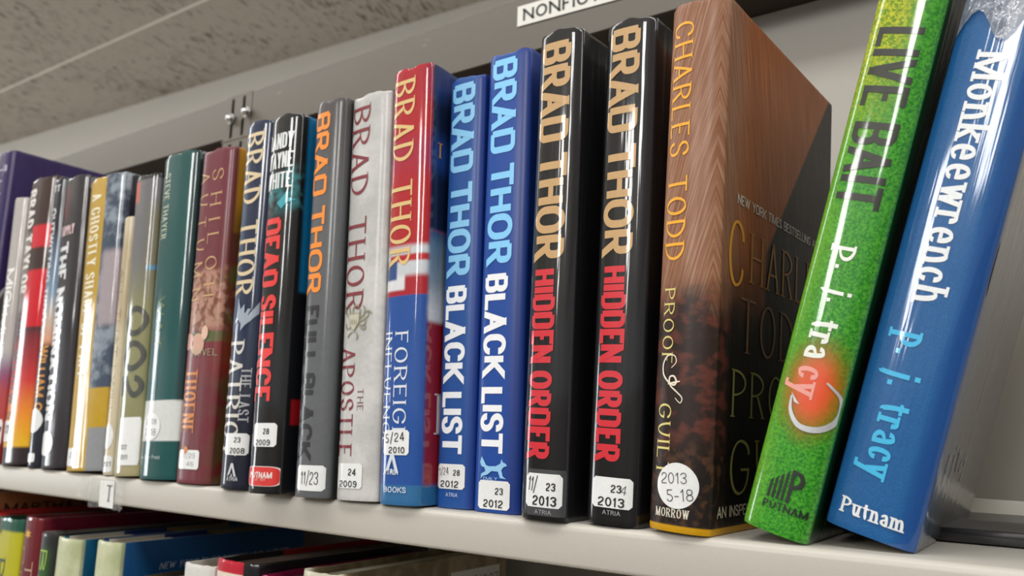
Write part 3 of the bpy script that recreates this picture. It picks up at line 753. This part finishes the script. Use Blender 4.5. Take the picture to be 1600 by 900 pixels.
# ---- full black
b = Book('book', 'grey book with orange author letters and dark title FULL BLACK', jacket('5f6265', [(None, None, None, None, .2, None, '545050', .04), (None, None, .002, None, None, None, '2c2e30', .002)], coat=.6, coatr=.18, ripple=.15),
    (497, 168), (547, 160), (459, 778), (516, 782), wd=.0262, y=-.008, b=.005, p=3, group=upper)
b.down('BRAD THOR', 177, 459, .10, .62, 'f08a1e', 'heavy', 'author_lettering'); b.down('FULL BLACK', 478, 717, .12, .60, '131315', 'heavy')
b.sticker(466, 727, 506, 767, [('11/23', .0, 0, .5, .66, 'hand', 0)])
# ---- the apostle
def marble(t, c):
    v = t.n('ShaderNodeTexVoronoi', feature='DISTANCE_TO_EDGE'); t.put(v.inputs['Vector'], t.n('ShaderNodeMapping').outputs[0] if False else t.coord((70, 70, 45)))
    n2 = t.noise(60, 5); crack = t.math('SUBTRACT', 1., t.step(t.math('ADD', v.outputs[0], t.math('MULTIPLY', n2, .10)), .02, .10))
    c = t.mix(t.step(t.noise(45, 4), .35, .7), lin('b9b9b7'), lin('d2d1cf')); return t.mix(t.math('MULTIPLY', crack, .22), c, lin('8a8a88'))
b = Book('book', 'white marbled book with dark red serif letters, APOSTLE low on its spine', jacket('d0cfcc', [], rough=.5, coat=.35, coatr=.2, ripple=.2, extra=marble),
    (555, 158), (614, 148), (527, 782), (592, 788), y=-.003, b=.004, p=3.4, group=upper)
b.down('BRAD THOR', 164, 490, .08, .56, '7c2430', 'serif', 'author_lettering'); b.down('APOSTLE', 541, 716, .06, .42, '7c2430', 'serif'); b.down('THE', 606, 643, .52, .66, '7a4a50', 'serif', 'title_lettering')
b.shape('eagle_shield', [[(.1, .9), (.9, .9), (.86, .45), (.5, .0), (.14, .45)]], 555, 503, .0125, '9c9880')
b.shape('eagle_shield', [[(.1, .9), (.9, .9), (.86, .45), (.5, .0), (.14, .45)]], 555, 503, .0105, 'bcb8a4', off=.0006)
for k in range(4): pen(b, 'shield_stripe', [(550 + k * 3, 499), (551 + k * 2.6, 508)], .0002, '87836c', .0008)
for P in ([(549, 498), (543, 492), (541, 483), (545, 478)], [(551, 497), (548, 488), (548, 480)], [(562, 498), (569, 493), (572, 484), (569, 477)], [(560, 497), (564, 490), (564, 482)],
          [(555, 494), (553, 486), (556, 479), (561, 478), (563, 481)], [(562, 503), (569, 500), (576, 494), (578, 488)], [(562, 508), (570, 508), (574, 500)], [(552, 519), (546, 524), (544, 529)], [(558, 519), (560, 526), (558, 531)], [(549, 512), (543, 514), (541, 506)], [(564, 512), (571, 514), (573, 508)], [(571, 488), (578, 486), (582, 490)]):
    pen(b, 'eagle_line', P, .00055, '8a866e')
b.sticker(527, 724, 567, 763, [('24', .12, .15, .28, .3, 'bold', 0), ('2009', -.03, -.32, .26, .7, 'bold', 0)])
# ---- foreign influence
b = Book('book', 'red over blue book with gold author letters and white title FOREIGN INFLUENCE', jacket('b01422', [
    (None, None, None, None, -1, .113, '1f4f9c', .0008), (None, None, None, None, .113, .124, 'a8182a', .0008), (None, .016, None, None, .116, .128, 'dfe0e4', .001), (None, None, None, None, .124, .141, 'c8ccd2', .002), (.004, None, None, None, .132, .136, 'b8202c', .001), (None, .010, None, None, .122, .133, '2e4c86', .001),
    (None, None, None, None, -1, .0105, '2d6a9c', .0006),
    (None, None, .0008, None, .15, None, '0c1a38', .001), (None, None, .0008, None, .185, .205, '1a3f86', .008), (None, None, .0008, None, .228, .25, '1c3570', .006), (None, None, .0008, None, .105, .150, grad(.105, .15, [(0, 'c9cdd0'), (.35, '8697a4'), (.8, '5f7a92'), (1, '2a4a74')]), .002), (None, None, .0008, None, .0105, .104, '8e1420', .002), (None, None, .0008, None, .098, .106, 'cdd3d6', .002)], ripple=.2),
    (620, 118), (676, 107), (593, 791), (660, 794), y=-.003, b=.004, p=3.4, group=upper)
b.down('BRAD THOR', 122, 421, .09, .66, 'd9b878', 'serif', 'author_lettering'); b.down('FOREIGN', 516, 696, .36, .68, 'd6dce6', 'serif'); b.down('INFLUENCE', 518, 700, .06, .28, 'd6dce6', 'serif', 'title_lettering')
b.shape('publisher_mark', ATRIA, 614, 724, .010, 'd0d8e4'); b.across('ATRIA', 612, 737, b.px(612, 737)[0], .003, .011, 'd0d8e4'); b.across('BOOKS', 618, 765, b.px(618, 765)[0], .003, .016, 'c8d4e4')
b.sticker(600, 672, 640, 711, [('5/24', -.05, .2, .36, .76, 'sans', .1), ('2010', .05, -.3, .26, .62, 'bold', 0)])
b.cover_text('T', .0045, .193, .009, .006, 'd0913c', 'serif_heavy'); b.cover_text('I', .0075, .037, .022, .006, 'cfc8cc', 'serif_heavy')

# ---- the two black list volumes
FOX = [[(0, .72), (.06, .98), (.16, .78), (.24, .6), (.34, .56), (.6, .58), (.76, .7), (.80, .9), (.85, .76), (.93, .72), (1, .62), (.88, .56), (.8, .42), (.86, .15), (.98, .05), (.76, .08), (.68, .35), (.45, .36), (.3, .2), (.12, .12), (.04, .0), (.06, .22), (.22, .34), (.18, .5), (.06, .55)]]
def blacklist(label, c, y, **k):
    b = Book('book', label, jacket(k['base'], [(.8 * .027, None, None, None, None, None, '153684', .003)], rough=.5, coat=.45, coatr=.3, ripple=.1), c[0], c[1], c[2], c[3], y=y, b=.0035, p=4, group=upper)
    return b
b = blacklist('blue BLACK LIST book with sticker marked 28, shorter and left of its twin', [(708, 130), (761, 119), (683, 791), (742, 798)], .010, base='1f4f98')
b.down('BRAD THOR', 131, 432, .12, .78, '7fc0ea', 'heavy', 'author_lettering'); b.down('BLACK LIST', 447, 709, .14, .72, 'e6eaf0', 'heavy')
b.sticker(684, 725, 727, 764, [('1/24', -.25, .2, .3, .36, 'hand', .1), ('28', .22, .16, .24, .24, 'bold', 0), ('2012', -.03, -.3, .27, .66, 'bold', 0)]); b.across('ATRIA', 708, 773, b.w * .5, .002, .008, 'a8b8dc')
b = blacklist('taller blue BLACK LIST book with pale blue running fox above its sticker', [(765, 94), (837, 78), (745, 797), (810, 805)], .009, base='16479c')
b.down('BRAD THOR', 92, 413, .14, .72, '7fc8f6', 'heavy', 'author_lettering'); b.down('BLACK LIST', 428, 708, .14, .66, 'eef0f4', 'heavy')
b.shape('fox_mark', FOX, 772, 731, .0115, '8fc4ea', sx=1.5); b.across('EMILY', 771, 748, b.w * .42, .0016, .009, '9fc0e8')
b.sticker(748, 751, 797, 796, [('23', .18, .14, .24, .25, 'bold', 0), ('2012', .0, -.3, .27, .62, 'bold', 0)])
# ---- the two hidden order volumes
for lab, c, yy, T1, T2, fr1, fr2, st, tx, film in (
    ('black HIDDEN ORDER book on the left, its sticker handwritten 11/ before 23', [(846, 65), (916, 49), (817, 811), (886, 822)], -.002, (66, 406), (421, 717), (.12, .80), (.14, .66), (823, 740, 877, 793), [('11/', -.3, .18, .42, .26, 'hand', -.1), ('23', .22, .12, .24, .25, 'bold', 0), ('2013', .05, -.3, .29, .66, 'bold', 0)], 1),
    ('black HIDDEN ORDER book next to the brown one, its sticker number scribbled over', [(949, 50), (1033, 28), (921, 818), (997, 828)], .002, (44, 399), (416, 721), (.13, .74), (.17, .66), (926, 746, 988, 794), [('23', .12, .14, .26, .26, 'bold', 0), ('4', .3, .12, .3, .14, 'hand', -.15), ('2013', .0, -.3, .30, .66, 'bold', 0)], 0)):
    b = Book('book', lab, jacket('131315', [(.022, None, None, None, None, None, '1c1c1f', .002)], ripple=.3, rough=.4), c[0], c[1], c[2], c[3], y=yy, b=.0048, p=3.0, group=upper)
    b.down('BRAD THOR', T1[0], T1[1], fr1[0], fr1[1], 'c09a68', 'heavy', 'author_lettering'); b.down('HIDDEN ORDER', T2[0], T2[1], fr2[0], fr2[1], 'cc1428', 'heavy')
    if film: b.sticker(st[0] + 2, st[1] - 6, st[2] + 10, st[3] + 14, col='3a3b3f', r=.0003, off=.00024).name = 'tape_patch'
    b.sticker(*st, tx)
    b.across('ATRIA', (st[0] + st[2]) / 2, st[3] + 7, b.px((st[0] + st[2]) / 2, st[3] + 7)[0], .002, .009, '8a8a8e', off=.0006)

# ---- proof of guilt
def feathers(t, c):
    xa = t.math('ABSOLUTE', t.math('SUBTRACT', t.ax[0], .026))
    ya = t.math('MAXIMUM', t.ax[1], 0.)
    d = t.math('ADD', xa, ya); zz = t.math('ADD', t.ax[2], t.math('MULTIPLY', d, -1.3))
    cb = t.n('ShaderNodeCombineXYZ'); t.put(cb.inputs[0], t.math('MULTIPLY', d, 900.)); t.put(cb.inputs[1], t.math('MULTIPLY', zz, 420.)); 
    cb2 = t.n('ShaderNodeCombineXYZ'); t.put(cb2.inputs[0], t.math('MULTIPLY', t.math('ADD', d, t.math('MULTIPLY', t.ax[2], .26)), 1150.)); t.put(cb2.inputs[1], t.math('MULTIPLY', t.ax[2], 26.))
    st = t.step(t.noise(1., 4, cb2.outputs[0], .4), .38, .68)
    top = t.mix(st, lin('85553a'), lin('a67e64'))
    oc = t.step(ya, .004, .03); top = t.mix(oc, top, t.mix(st, lin('8a4512'), lin('b0662a')))
    mist = t.step(t.noise(30, 3), .45, .65)
    edge = t.math('ADD', t.ax[2], t.math('MULTIPLY', t.noise(45, 4), .05))
    dark = t.mix(t.step(t.noise(110, 5, t.coord((1, 1, 1.4))), .44, .6), lin('2a1c18'), lin('5a2e24'))
    c = t.mix(t.step(edge, .112, .142), dark, top)
    foot = t.mix(t.step(t.noise(260, 5), .45, .65), lin('1c1512'), lin('4a3020')); c = t.mix(t.step(t.ax[2], .030, .046), foot, c)
    # the dark coat on the front board
    q = t.math('SUBTRACT', ya, t.math('ADD', .052, t.math('MULTIPLY', t.math('MAXIMUM', t.math('SUBTRACT', t.ax[2], .13), 0.), .85)))
    coat = t.step(q, -.0015, .0015); cc = t.mix(t.step(t.noise(40, 4, t.coord((1, 2, .4))), .5, .75), lin('16120f'), lin('33302b')); c = t.mix(coat, c, cc)
    lowc = t.math('MULTIPLY', t.step(ya, .006, .014), t.math('SUBTRACT', 1., t.step(t.ax[2], .075, .14)))
    return t.mix(lowc, c, lin('14100d'))
b = Book('book', 'thick brown feathered PROOF OF GUILT book with round handwritten sticker', jacket('7a4a30', [(None, None, None, None, -1, .0028, 'c9960c', .0004)], rough=.5, coat=.25, coatr=.3, ripple=.1, extra=feathers),
    (1053, 22), (1148, 6), (1017, 829), (1112, 843), y=0.0, b=.0055, p=2.2, depth=.150, group=upper, yaw=-.040)
b.down('CHARLES TODD', 32, 411, .10, .46, 'e8a41a', 'serif', 'author_lettering')
b.down('PROOF', 449, 569, .14, .34, 'd6c878', 'serif'); b.down('GUILT', 628, 744, .13, .36, 'd6c878', 'serif', 'title_lettering'); pen(b, 'title_lettering', [(1052, 575), (1060, 566), (1057, 556), (1046, 556), (1038, 568), (1038, 584), (1046, 596), (1056, 602), (1060, 596), (1056, 588), (1049, 590), (1050, 602), (1060, 612), (1069, 622), (1066, 630), (1058, 622)], .0004, 'e6dcc8')
pen(b, 'title_lettering', [(1046, 600), (1066, 596)], .0004, 'e6dcc8')
b.across('MORROW', 1052, 801, b.px(1052, 801)[0], .0036, .0165, 'd8d4c4', 'serif')
b.sticker(1028, 723, 1094, 795, [('2013', -.08, .16, .24, .62, 'hand', .08), ('5-18', .08, -.2, .26, .62, 'hand', .12)], round_=True)
b.cover_text('NEW YORK TIMES BESTSELLING AUTHOR', .014, .146, .0046, .132, 'd8d4c8', 'thin_gothic'); b.cover_text('C', .004, .108, .030, .022, 'd8962a', 'serif_thin'); b.cover_text('HARLES', .030, .112, .024, .114, 'a8762e', 'serif_thin'); b.cover_text('TODD', .020, .079, .025, .100, '7a5a3a', 'serif_thin')
b.cover_text('PROOF', .014, .050, .021, .110, '8e8a48', 'serif_thin'); b.cover_text('GUILT', .014, .016, .024, .115, '8e8a48', 'serif_thin'); b.cover_text('AN INSPECTOR IAN RUTLEDGE MYSTERY', .004, .007, .0048, .14, 'c9c0a8', 'thin_gothic')

# ---- live bait
def grass(t, c):
    g = t.mix(t.step(t.noise(900, 4, None, .5), .35, .65), lin('1f7a24'), lin('4fa82e'))
    lf = t.math('SUBTRACT', 1., t.step(t.math('ADD', t.ax[0], t.math('MULTIPLY', t.noise(60, 2), .01)), .004, .016))
    g = t.mix(t.math('MULTIPLY', lf, .45), g, lin('7fae2c'))
    up_ = t.math('MULTIPLY', t.step(t.ax[2], .150, .215), t.math('SUBTRACT', 1., t.step(t.ax[0], .010, .022)))
    y = t.mix(t.step(t.noise(700, 4, None, .8), .35, .65), lin('5c8a18'), lin('c3c42a')); g = t.mix(up_, g, y)
    return t.mix(t.step(t.ax[0], .0265, .030), g, lin('0f6a22'))
S_L = [(1370, 0), (1484, 10), (1156, 813), (1269, 851)]
def sun(cx, cz, r, col):
    def f(t):
        return lin(col)
    return f
b = Book('book', 'green grassy LIVE BAIT book leaning right with a silver fish hook', jacket('2f8a2a', [(None, None, .001, None, None, None, '0c3c18', .001)], rough=.4, ripple=.1, extra=grass),
    *S_L, y=.004, b=.0045, p=3.0, h=.240, group=upper)
b.down('LIVE BAIT', 43, 326, .16, .82, '141a12', 'thin_gothic')
def hot(b, u, v, rad, cols):
    x, z = b.px(u, v)
    # printed orange glow round the hook: a soft disc of ink
    V = [(x, z)]; Fc = []
    for k in range(1, 9):
        for i in range(36): V.append((x + math.cos(i * math.pi / 18) * rad * k / 8 * .62, z + math.sin(i * math.pi / 18) * rad * k / 8))
    for i in range(36): Fc.append((0, 1 + i, 1 + (i + 1) % 36))
    for k in range(7):
        for i in range(36): Fc.append((1 + k * 36 + i, 1 + (k + 1) * 36 + i, 1 + (k + 1) * 36 + (i + 1) % 36, 1 + k * 36 + (i + 1) % 36))
    t = NT('printed_halo'); t.b.inputs['Roughness'].default_value = .4; t.b.inputs['Coat Weight'].default_value = 1; t.b.inputs['Coat Roughness'].default_value = .1
    dx = t.math('DIVIDE', t.math('SUBTRACT', t.ax[0], x), .62); dz = t.math('SUBTRACT', t.ax[2], z)
    r = t.math('DIVIDE', t.math('SQRT', t.math('ADD', t.math('MULTIPLY', dx, dx), t.math('MULTIPLY', dz, dz))), rad)
    c = t.mix(t.step(r, .2, .7), lin('d8480c'), lin('a8881c')); t.put(t.b.inputs['Base Color'], c)
    al = t.math('SUBTRACT', 1., t.step(t.math('ADD', r, t.math('MULTIPLY', t.noise(500, 3), .25)), .35, 1.0)); t.put(t.b.inputs['Alpha'], al)
    return b.onspine('halo', V, Fc, t.m, .00010)
hot(b, 1272, 608, .030, None)
def hookpath():
    P = [(1238, 617), (1236, 640), (1246, 662), (1264, 671), (1286, 671), (1304, 660), (1312, 642), (1312, 622), (1300, 606), (1292, 598)]
    pts = [Vector(b.px(*q)) for q in P]; W = [.0003, .0007, .0010, .0012, .0012, .0010, .0008, .0006, .0005, .0003]
    V, Fc = [], []; R_ = []
    for i in range(len(pts) - 1):
        for k in range(5):
            a = k / 5; p0 = pts[max(i - 1, 0)]; p3 = pts[min(i + 2, len(pts) - 1)]; p1, p2 = pts[i], pts[i + 1]
            q = .5 * ((2 * p1) + (p2 - p0) * a + (2 * p0 - 5 * p1 + 4 * p2 - p3) * a * a + (3 * p1 - p0 - 3 * p2 + p3) * a ** 3)
            R_.append((q, W[i] * (1 - a) + W[i + 1] * a))
    for i, (q, wd) in enumerate(R_):
        d = (R_[min(i + 1, len(R_) - 1)][0] - R_[max(i - 1, 0)][0]).normalized(); n_ = Vector((-d.y, d.x)); V += [tuple(q - n_ * wd), tuple(q + n_ * wd)]
    for i in range(len(R_) - 1): Fc.append((2 * i, 2 * i + 1, 2 * i + 3, 2 * i + 2))
    b.onspine('hook', V, Fc, flat('c9ccd0', .3, .3, 1.), .0005)
    a = [b.px(1238, 612), b.px(1250, 632), b.px(1242, 628)]; b.onspine('hook_barb', a, [(0, 1, 2)], ink('d0d2d6'), .0005)
hookpath()
b.down('p. j.', 384, 478, .42, .76, 'eef0ea', 'slab', 'author_lettering'); b.down('tra', 496, 566, .30, .72, 'e6ece2', 'slab', 'author_lettering'); b.down('cy', 570, 624, .28, .70, 'e69a90', 'slab', 'author_lettering')
# publisher emblem: house of bars with a P
px_, pz_ = b.px(1231, 766)
bars = [[(.0 + k * .14, .02), (.075 + k * .14, .02), (.095 + k * .14, .62 + k * .11), (.02 + k * .14, .50 + k * .11)] for k in range(4)]
b.shape('publisher_mark', bars + [[(.58, 0), (.68, 0), (.68, 1), (.58, 1)], [(.66, 1), (.9, .95), (1, .75), (.95, .52), (.66, .42), (.66, .54), (.82, .6), (.87, .74), (.8, .86), (.66, .88)]], 1230, 758, .0135, '15201a', rot=-.0)
b.across('PUTNAM', 1227, 795, b.px(1227, 795)[0], .0032, .018, '15201a', 'bold')
# ---- monkeewrench
def bluep(t, c):
    c = t.mix(t.step(t.noise(1400, 3), .35, .65), lin('1d5a96'), lin('25649f'))
    return t.mix(t.step(t.ax[0], .024, .030), c, lin('1d4f92'))
def wrench(t):
    m = t.step(t.noise(30, 4, t.coord((1, 2.2, .5)), 1.), .45, .62)
    return t.mix(t.step(t.ax[2], .07, .15), t.mix(t.step(t.ax[1], .0, .05), lin('244f78'), lin('303438')), t.mix(m, lin('34383c'), lin('6a6e70')))
b = Book('book', 'blue book leaning right at the end of the row, white slab letters Monkeewrench', jacket('235f9c', [(None, None, .004, None, None, None, wrench, .004)], rough=.38, ripple=.3, extra=bluep),
    (1511, 0), (1604, 240), (1294, 821), (1427, 865), y=.011, b=.0045, p=3.0, h=.245, lean=.288, wd=.0335, depth=.150, group=upper)
b.down('Monkeewrench', 78, 478, .30, .66, 'e9edf0', 'slab'); b.down('p. j. tracy', 518, 752, .28, .62, '36b4e4', 'slab', 'author_lettering')
b.across('Putnam', 1362, 802, b.px(1363, 802)[0], .0062, .0245, 'e4e8ea', 'slab', rot=.0)
b.cover_text('p. j. tracy', .02, .03, .012, .055, '8a97a4', 'sans')
V = [(.0040 + math.cos(a) * .0022, b.px(1545, 415)[1] + math.sin(a) * .011) for a in [math.pi * k / 12 for k in range(24)]]
b.oncover('black_mark', V, [tuple(range(24))], ink('0c0d10'))
t = NT('clear_sleeve'); t.b.inputs['Base Color'].default_value = lin('9ea2a6'); t.b.inputs['Roughness'].default_value = .15; t.b.inputs['Alpha'].default_value = .55
t.b.inputs['Coat Weight'].default_value = 1; t.bump(t.noise(90, 4), .8, .004, True)
rnd = random.Random(5); V, Fc = [], []; nx, nz = 16, 9
for j in range(nz + 1):
    for i in range(nx + 1):
        a, c_ = i / nx, j / nz; zlo = .199 + .008 * math.sin(a * 9) + .012 * a
        x = .0005 + a * (b.w - .001); z = zlo + (b.h - zlo) * c_
        V.append((x, b.prof(x) - .0006 - rnd.random() * .0011, z))
for j in range(nz):
    for i in range(nx):
        q = j * (nx + 1) + i; Fc.append((q, q + 1, q + nx + 2)); Fc.append((q, q + nx + 2, q + nx + 1))
mesh('plastic_sleeve', V, Fc, t.m, b.root)

# thin dark plate lying behind the last book
pl = box('flat_plate', (-.120, .12, .064, .168, .0004, .0062), flat('4b4a49', .45, 0, .3, 'dark_metal'), bevel=.0016)
mesh_edge = box('front_edge', (-.120, .12, .0625, .066, .0006, .0064), flat('0d0e12', .25, 0, .8, 'black_edge'), pl, bevel=.0012)
tag(pl, 'thin dark grey plate lying flat on the shelf behind the blue leaning book', 'plate')

# ------------------------------------------------------------------ lower row: only the heads show
ZL = -.295
def low(label, mat, u0, v0, u1, v1, y=0., depth=.15, b=.004, p=2.6, page='cfc3ab', lean=0., dz=0.):
    A, B = at(u0, v0, y - b * .5), at(u1, v1, y - b * .5); top = float(A[2] + B[2]) / 2 + dz
    bk = Book('book', label, mat, None, None, None, None, x=float(A[0]), wd=float(B[0] - A[0]), h=top - ZL, y=y, z=ZL, b=b, p=p, depth=depth, group=lower, page=page, lean=lean, top=.0005)
    bk.tz = top - ZL; return bk
def ldown(b, text, zfrom, length, xa, xb, col, font):
    V, Fc = layout(text, font, (xb - xa) * b.w, length); b.onspine('title_lettering', [(xa * b.w + t_, b.h - zfrom - s_) for s_, t_ in V], Fc, ink(col))
gl = dict(ripple=.4)
b = low('tan brown book with dark capital letters on its cover, far left below shelf', jacket('b0744a', [], **gl), -70, 775, -32, 768, depth=.18, dz=.002)
V, Fc = layout('MARTHA STEEL', 'bold', .008, .11); b.oncover('cover_lettering', [(.02 + p, b.h - .018 + q) for p, q in V], Fc, ink('2a1814'))
b = low('low red edged book between the tan one and the yellow one, far left', jacket('b01c24', [], **gl), -30, 803, -3, 799, depth=.17, page='d0bba2')
b = low('yellow green jacket with dark green cloth head, leftmost spine of lower row', jacket('b9b424', [(None, None, .006, None, None, None, '1c4a3c', .002), (None, None, None, None, .2435, 1, '1f5444', .0015)], **gl), -3, 813, 37, 808, page='3c5a4c')
ldown(b, 'BEN', .030, .06, .22, .60, '2c4a30', 'serif'); b.across('*', b.h - .011, None, b.w * .24, .007, .007, '4a4a20', 'bold')
b = low('maroon book with gold star on its spine in the lower row', jacket('6c1c26', [(None, None, .004, None, None, None, '6e0f2a', .002)], **gl), 40, 810, 66, 808, depth=.17, dz=.0)
ldown(b, 'THE', .032, .05, .5, .85, 'c0a088', 'serif'); ldown(b, 'COF', .022, .05, .14, .40, 'b98a6c', 'serif'); b.across('*', b.h - .013, None, b.w * .48, .010, .009, 'd8a02c', 'bold')
b = low('black and silver book with green script letters in the lower row', jacket('26282a', [(None, .006, None, None, None, None, '6a6866', .004), (.008, .018, None, None, .2, .236, '2c5a24', .006)], **gl), 65, 832, 88, 837)
ldown(b, 'Brad', .012, .06, .25, .70, '9ac04a', 'sans')
def engraved(t, c):
    w_ = t.n('ShaderNodeTexWave', wave_type='RINGS'); t.put(w_.inputs['Vector'], t.coord((1, .3, 1))); w_.inputs['Scale'].default_value = 330; w_.inputs['Distortion'].default_value = 9; w_.inputs['Detail'].default_value = 1; w_.inputs['Detail Scale'].default_value = .25
    c = t.mix(t.step(t.noise(60, 2), .3, .7), lin('d4d6b0'), lin('b8bf92')); return t.mix(t.math('MULTIPLY', w_.outputs[0], .35), c, lin('5f7a68'))
def endpapers(lft=True):
    return [(None, .0030, .006, .050, .2, 1, 'c9c2b2', .001), (None, .0030, .050, .090, .2, 1, '28346c', .0006), (None, .0030, .090, None, .2, 1, '8f7c58', .0006)]
for lab, q, dx in (('pale green engraved spine with teal side, left of its twin in lower row', (90, 838, 126, 846), 0), ('pale green engraved spine beside wide blue cover in lower row', (151, 845, 188, 849), 1)):
    b = low(lab, jacket('c4cbb0', [(None, None, .002, None, None, None, grad(.1, .26, [(0, '1f6a9a'), (1, '1d5088')]), .0006)] if dx == 1 else [(None, None, .002, None, None, None, '1b6488', .0006)], extra=engraved, ripple=.2, coat=.5, rough=.5, coatr=.2), *q, depth=.165, y=0. if dx == 0 else -.002, page='c9bda2')
    for k, (y0, y1, cc) in enumerate(((.006, .05, 'c4beb2'), (.05, .088, '27356e'), (.088, .15, '93825e'))):
        box('jacket_flap', (.0027, .0033, y0, y1, b.h - .03, b.h - .0002), flat(cc, .6), b.root)
        box('jacket_flap', (.0033, b.w - .0030, y0 + .004, y1 + .004, b.h - .0035, b.h - .0028), flat(cc if k else 'beb6a6', .7), b.root)
V, Fc = layout('NEW YORK TIMES BESTSELLING AUTHOR', 'sans', .0048, .118)
b.oncover('cover_lettering', [(.030 + p + q * .25, b.h - .021 + q) for p, q in V], Fc, ink('c4d0e4'))
b = low('low dark book with ragged tan page tops in the gap of lower row', jacket('2a2624', []), 222, 901, 280, 905, depth=.13, page='b39f80', dz=-.001)
b = low('white spined paperback with tan page tops beside the red spine below', jacket('d6d4d0', [], rough=.6, coat=.2), 287, 880, 334, 886, page='a8967a', depth=.14)
b = low('red spine with black cover, foil wrinkled head, in lower row', jacket('bd1830', [(.030, None, None, None, None, None, '17171c', .0006), (None, None, .003, None, None, None, '17171c', .001), (None, .0035, .05, None, .2, None, 'a01822', .001), (.002, .030, None, None, .15, .2445, 'e8d8c8', .0005)], ripple=.5), 337, 876, 403, 880, page='4c3830', depth=.155)
b = low('dark navy book with magenta line beside the red spine in lower row', jacket('161a34', [(None, None, None, None, .235, 1, 'a01850', .001)], rough=.5), 406, 899, 462, 902, depth=.14, page='2a2030', dz=-.001)
b = low('cream hardback with speckled tan cover and price tag in lower row', jacket('c9c6b2', [(None, None, .004, None, None, None, lambda t: mottle('8a7c62', '6c6048', 90, .35, .65)(t), .002)], rough=.6, coat=.25, coatr=.2), 472, 893, 528, 899, page='b5b39c', depth=.16)
V = [(.098, b.h - .030), (.152, b.h - .030), (.152, b.h - .010), (.098, b.h - .010)]
b.oncover('price_tag', V, [(0, 1, 2, 3)], flat('b4b0a8', .6)); V, Fc = layout('$16.97', 'hand', .009, .028); b.oncover('tag_lettering', [(.122 + p, b.h - .024 + q) for p, q in V], Fc, ink('1c1a1a', False), .0006)
V, Fc = layout('08', 'hand', .004, .006); b.oncover('tag_lettering', [(.101 + p, b.h - .02 + q) for p, q in V], Fc, ink('1c1a1a', False), .0006)
# paper notice on the back panel seen through the gap
nt = empty('paper_notice', at(425, 850, YR - .002)); tag(nt, 'small grey printed notice seen at the back above the blue book', 'notice')
P = [Vector(at(*q, YR - .002)) - nt.location for q in ((404, 880), (441, 875), (443, 822), (408, 824))]
mesh('paper', P, [(0, 1, 2, 3)], flat('a9a69c', .7), nt)
V, Fc = layout('NEW', 'bold', .006, .020); q0 = Vector(at(412, 846, YR - .0024)) - nt.location; mesh('lettering', [(q0[0] + p, q0[1], q0[2] + q) for p, q in V], Fc, flat('4a4844', .6), nt)
V, Fc = layout('FICTION', 'bold', .007, .034); q0 = Vector(at(409, 859, YR - .0024)) - nt.location; mesh('lettering', [(q0[0] + p, q0[1], q0[2] + q) for p, q in V], Fc, flat('4a4844', .6), nt)
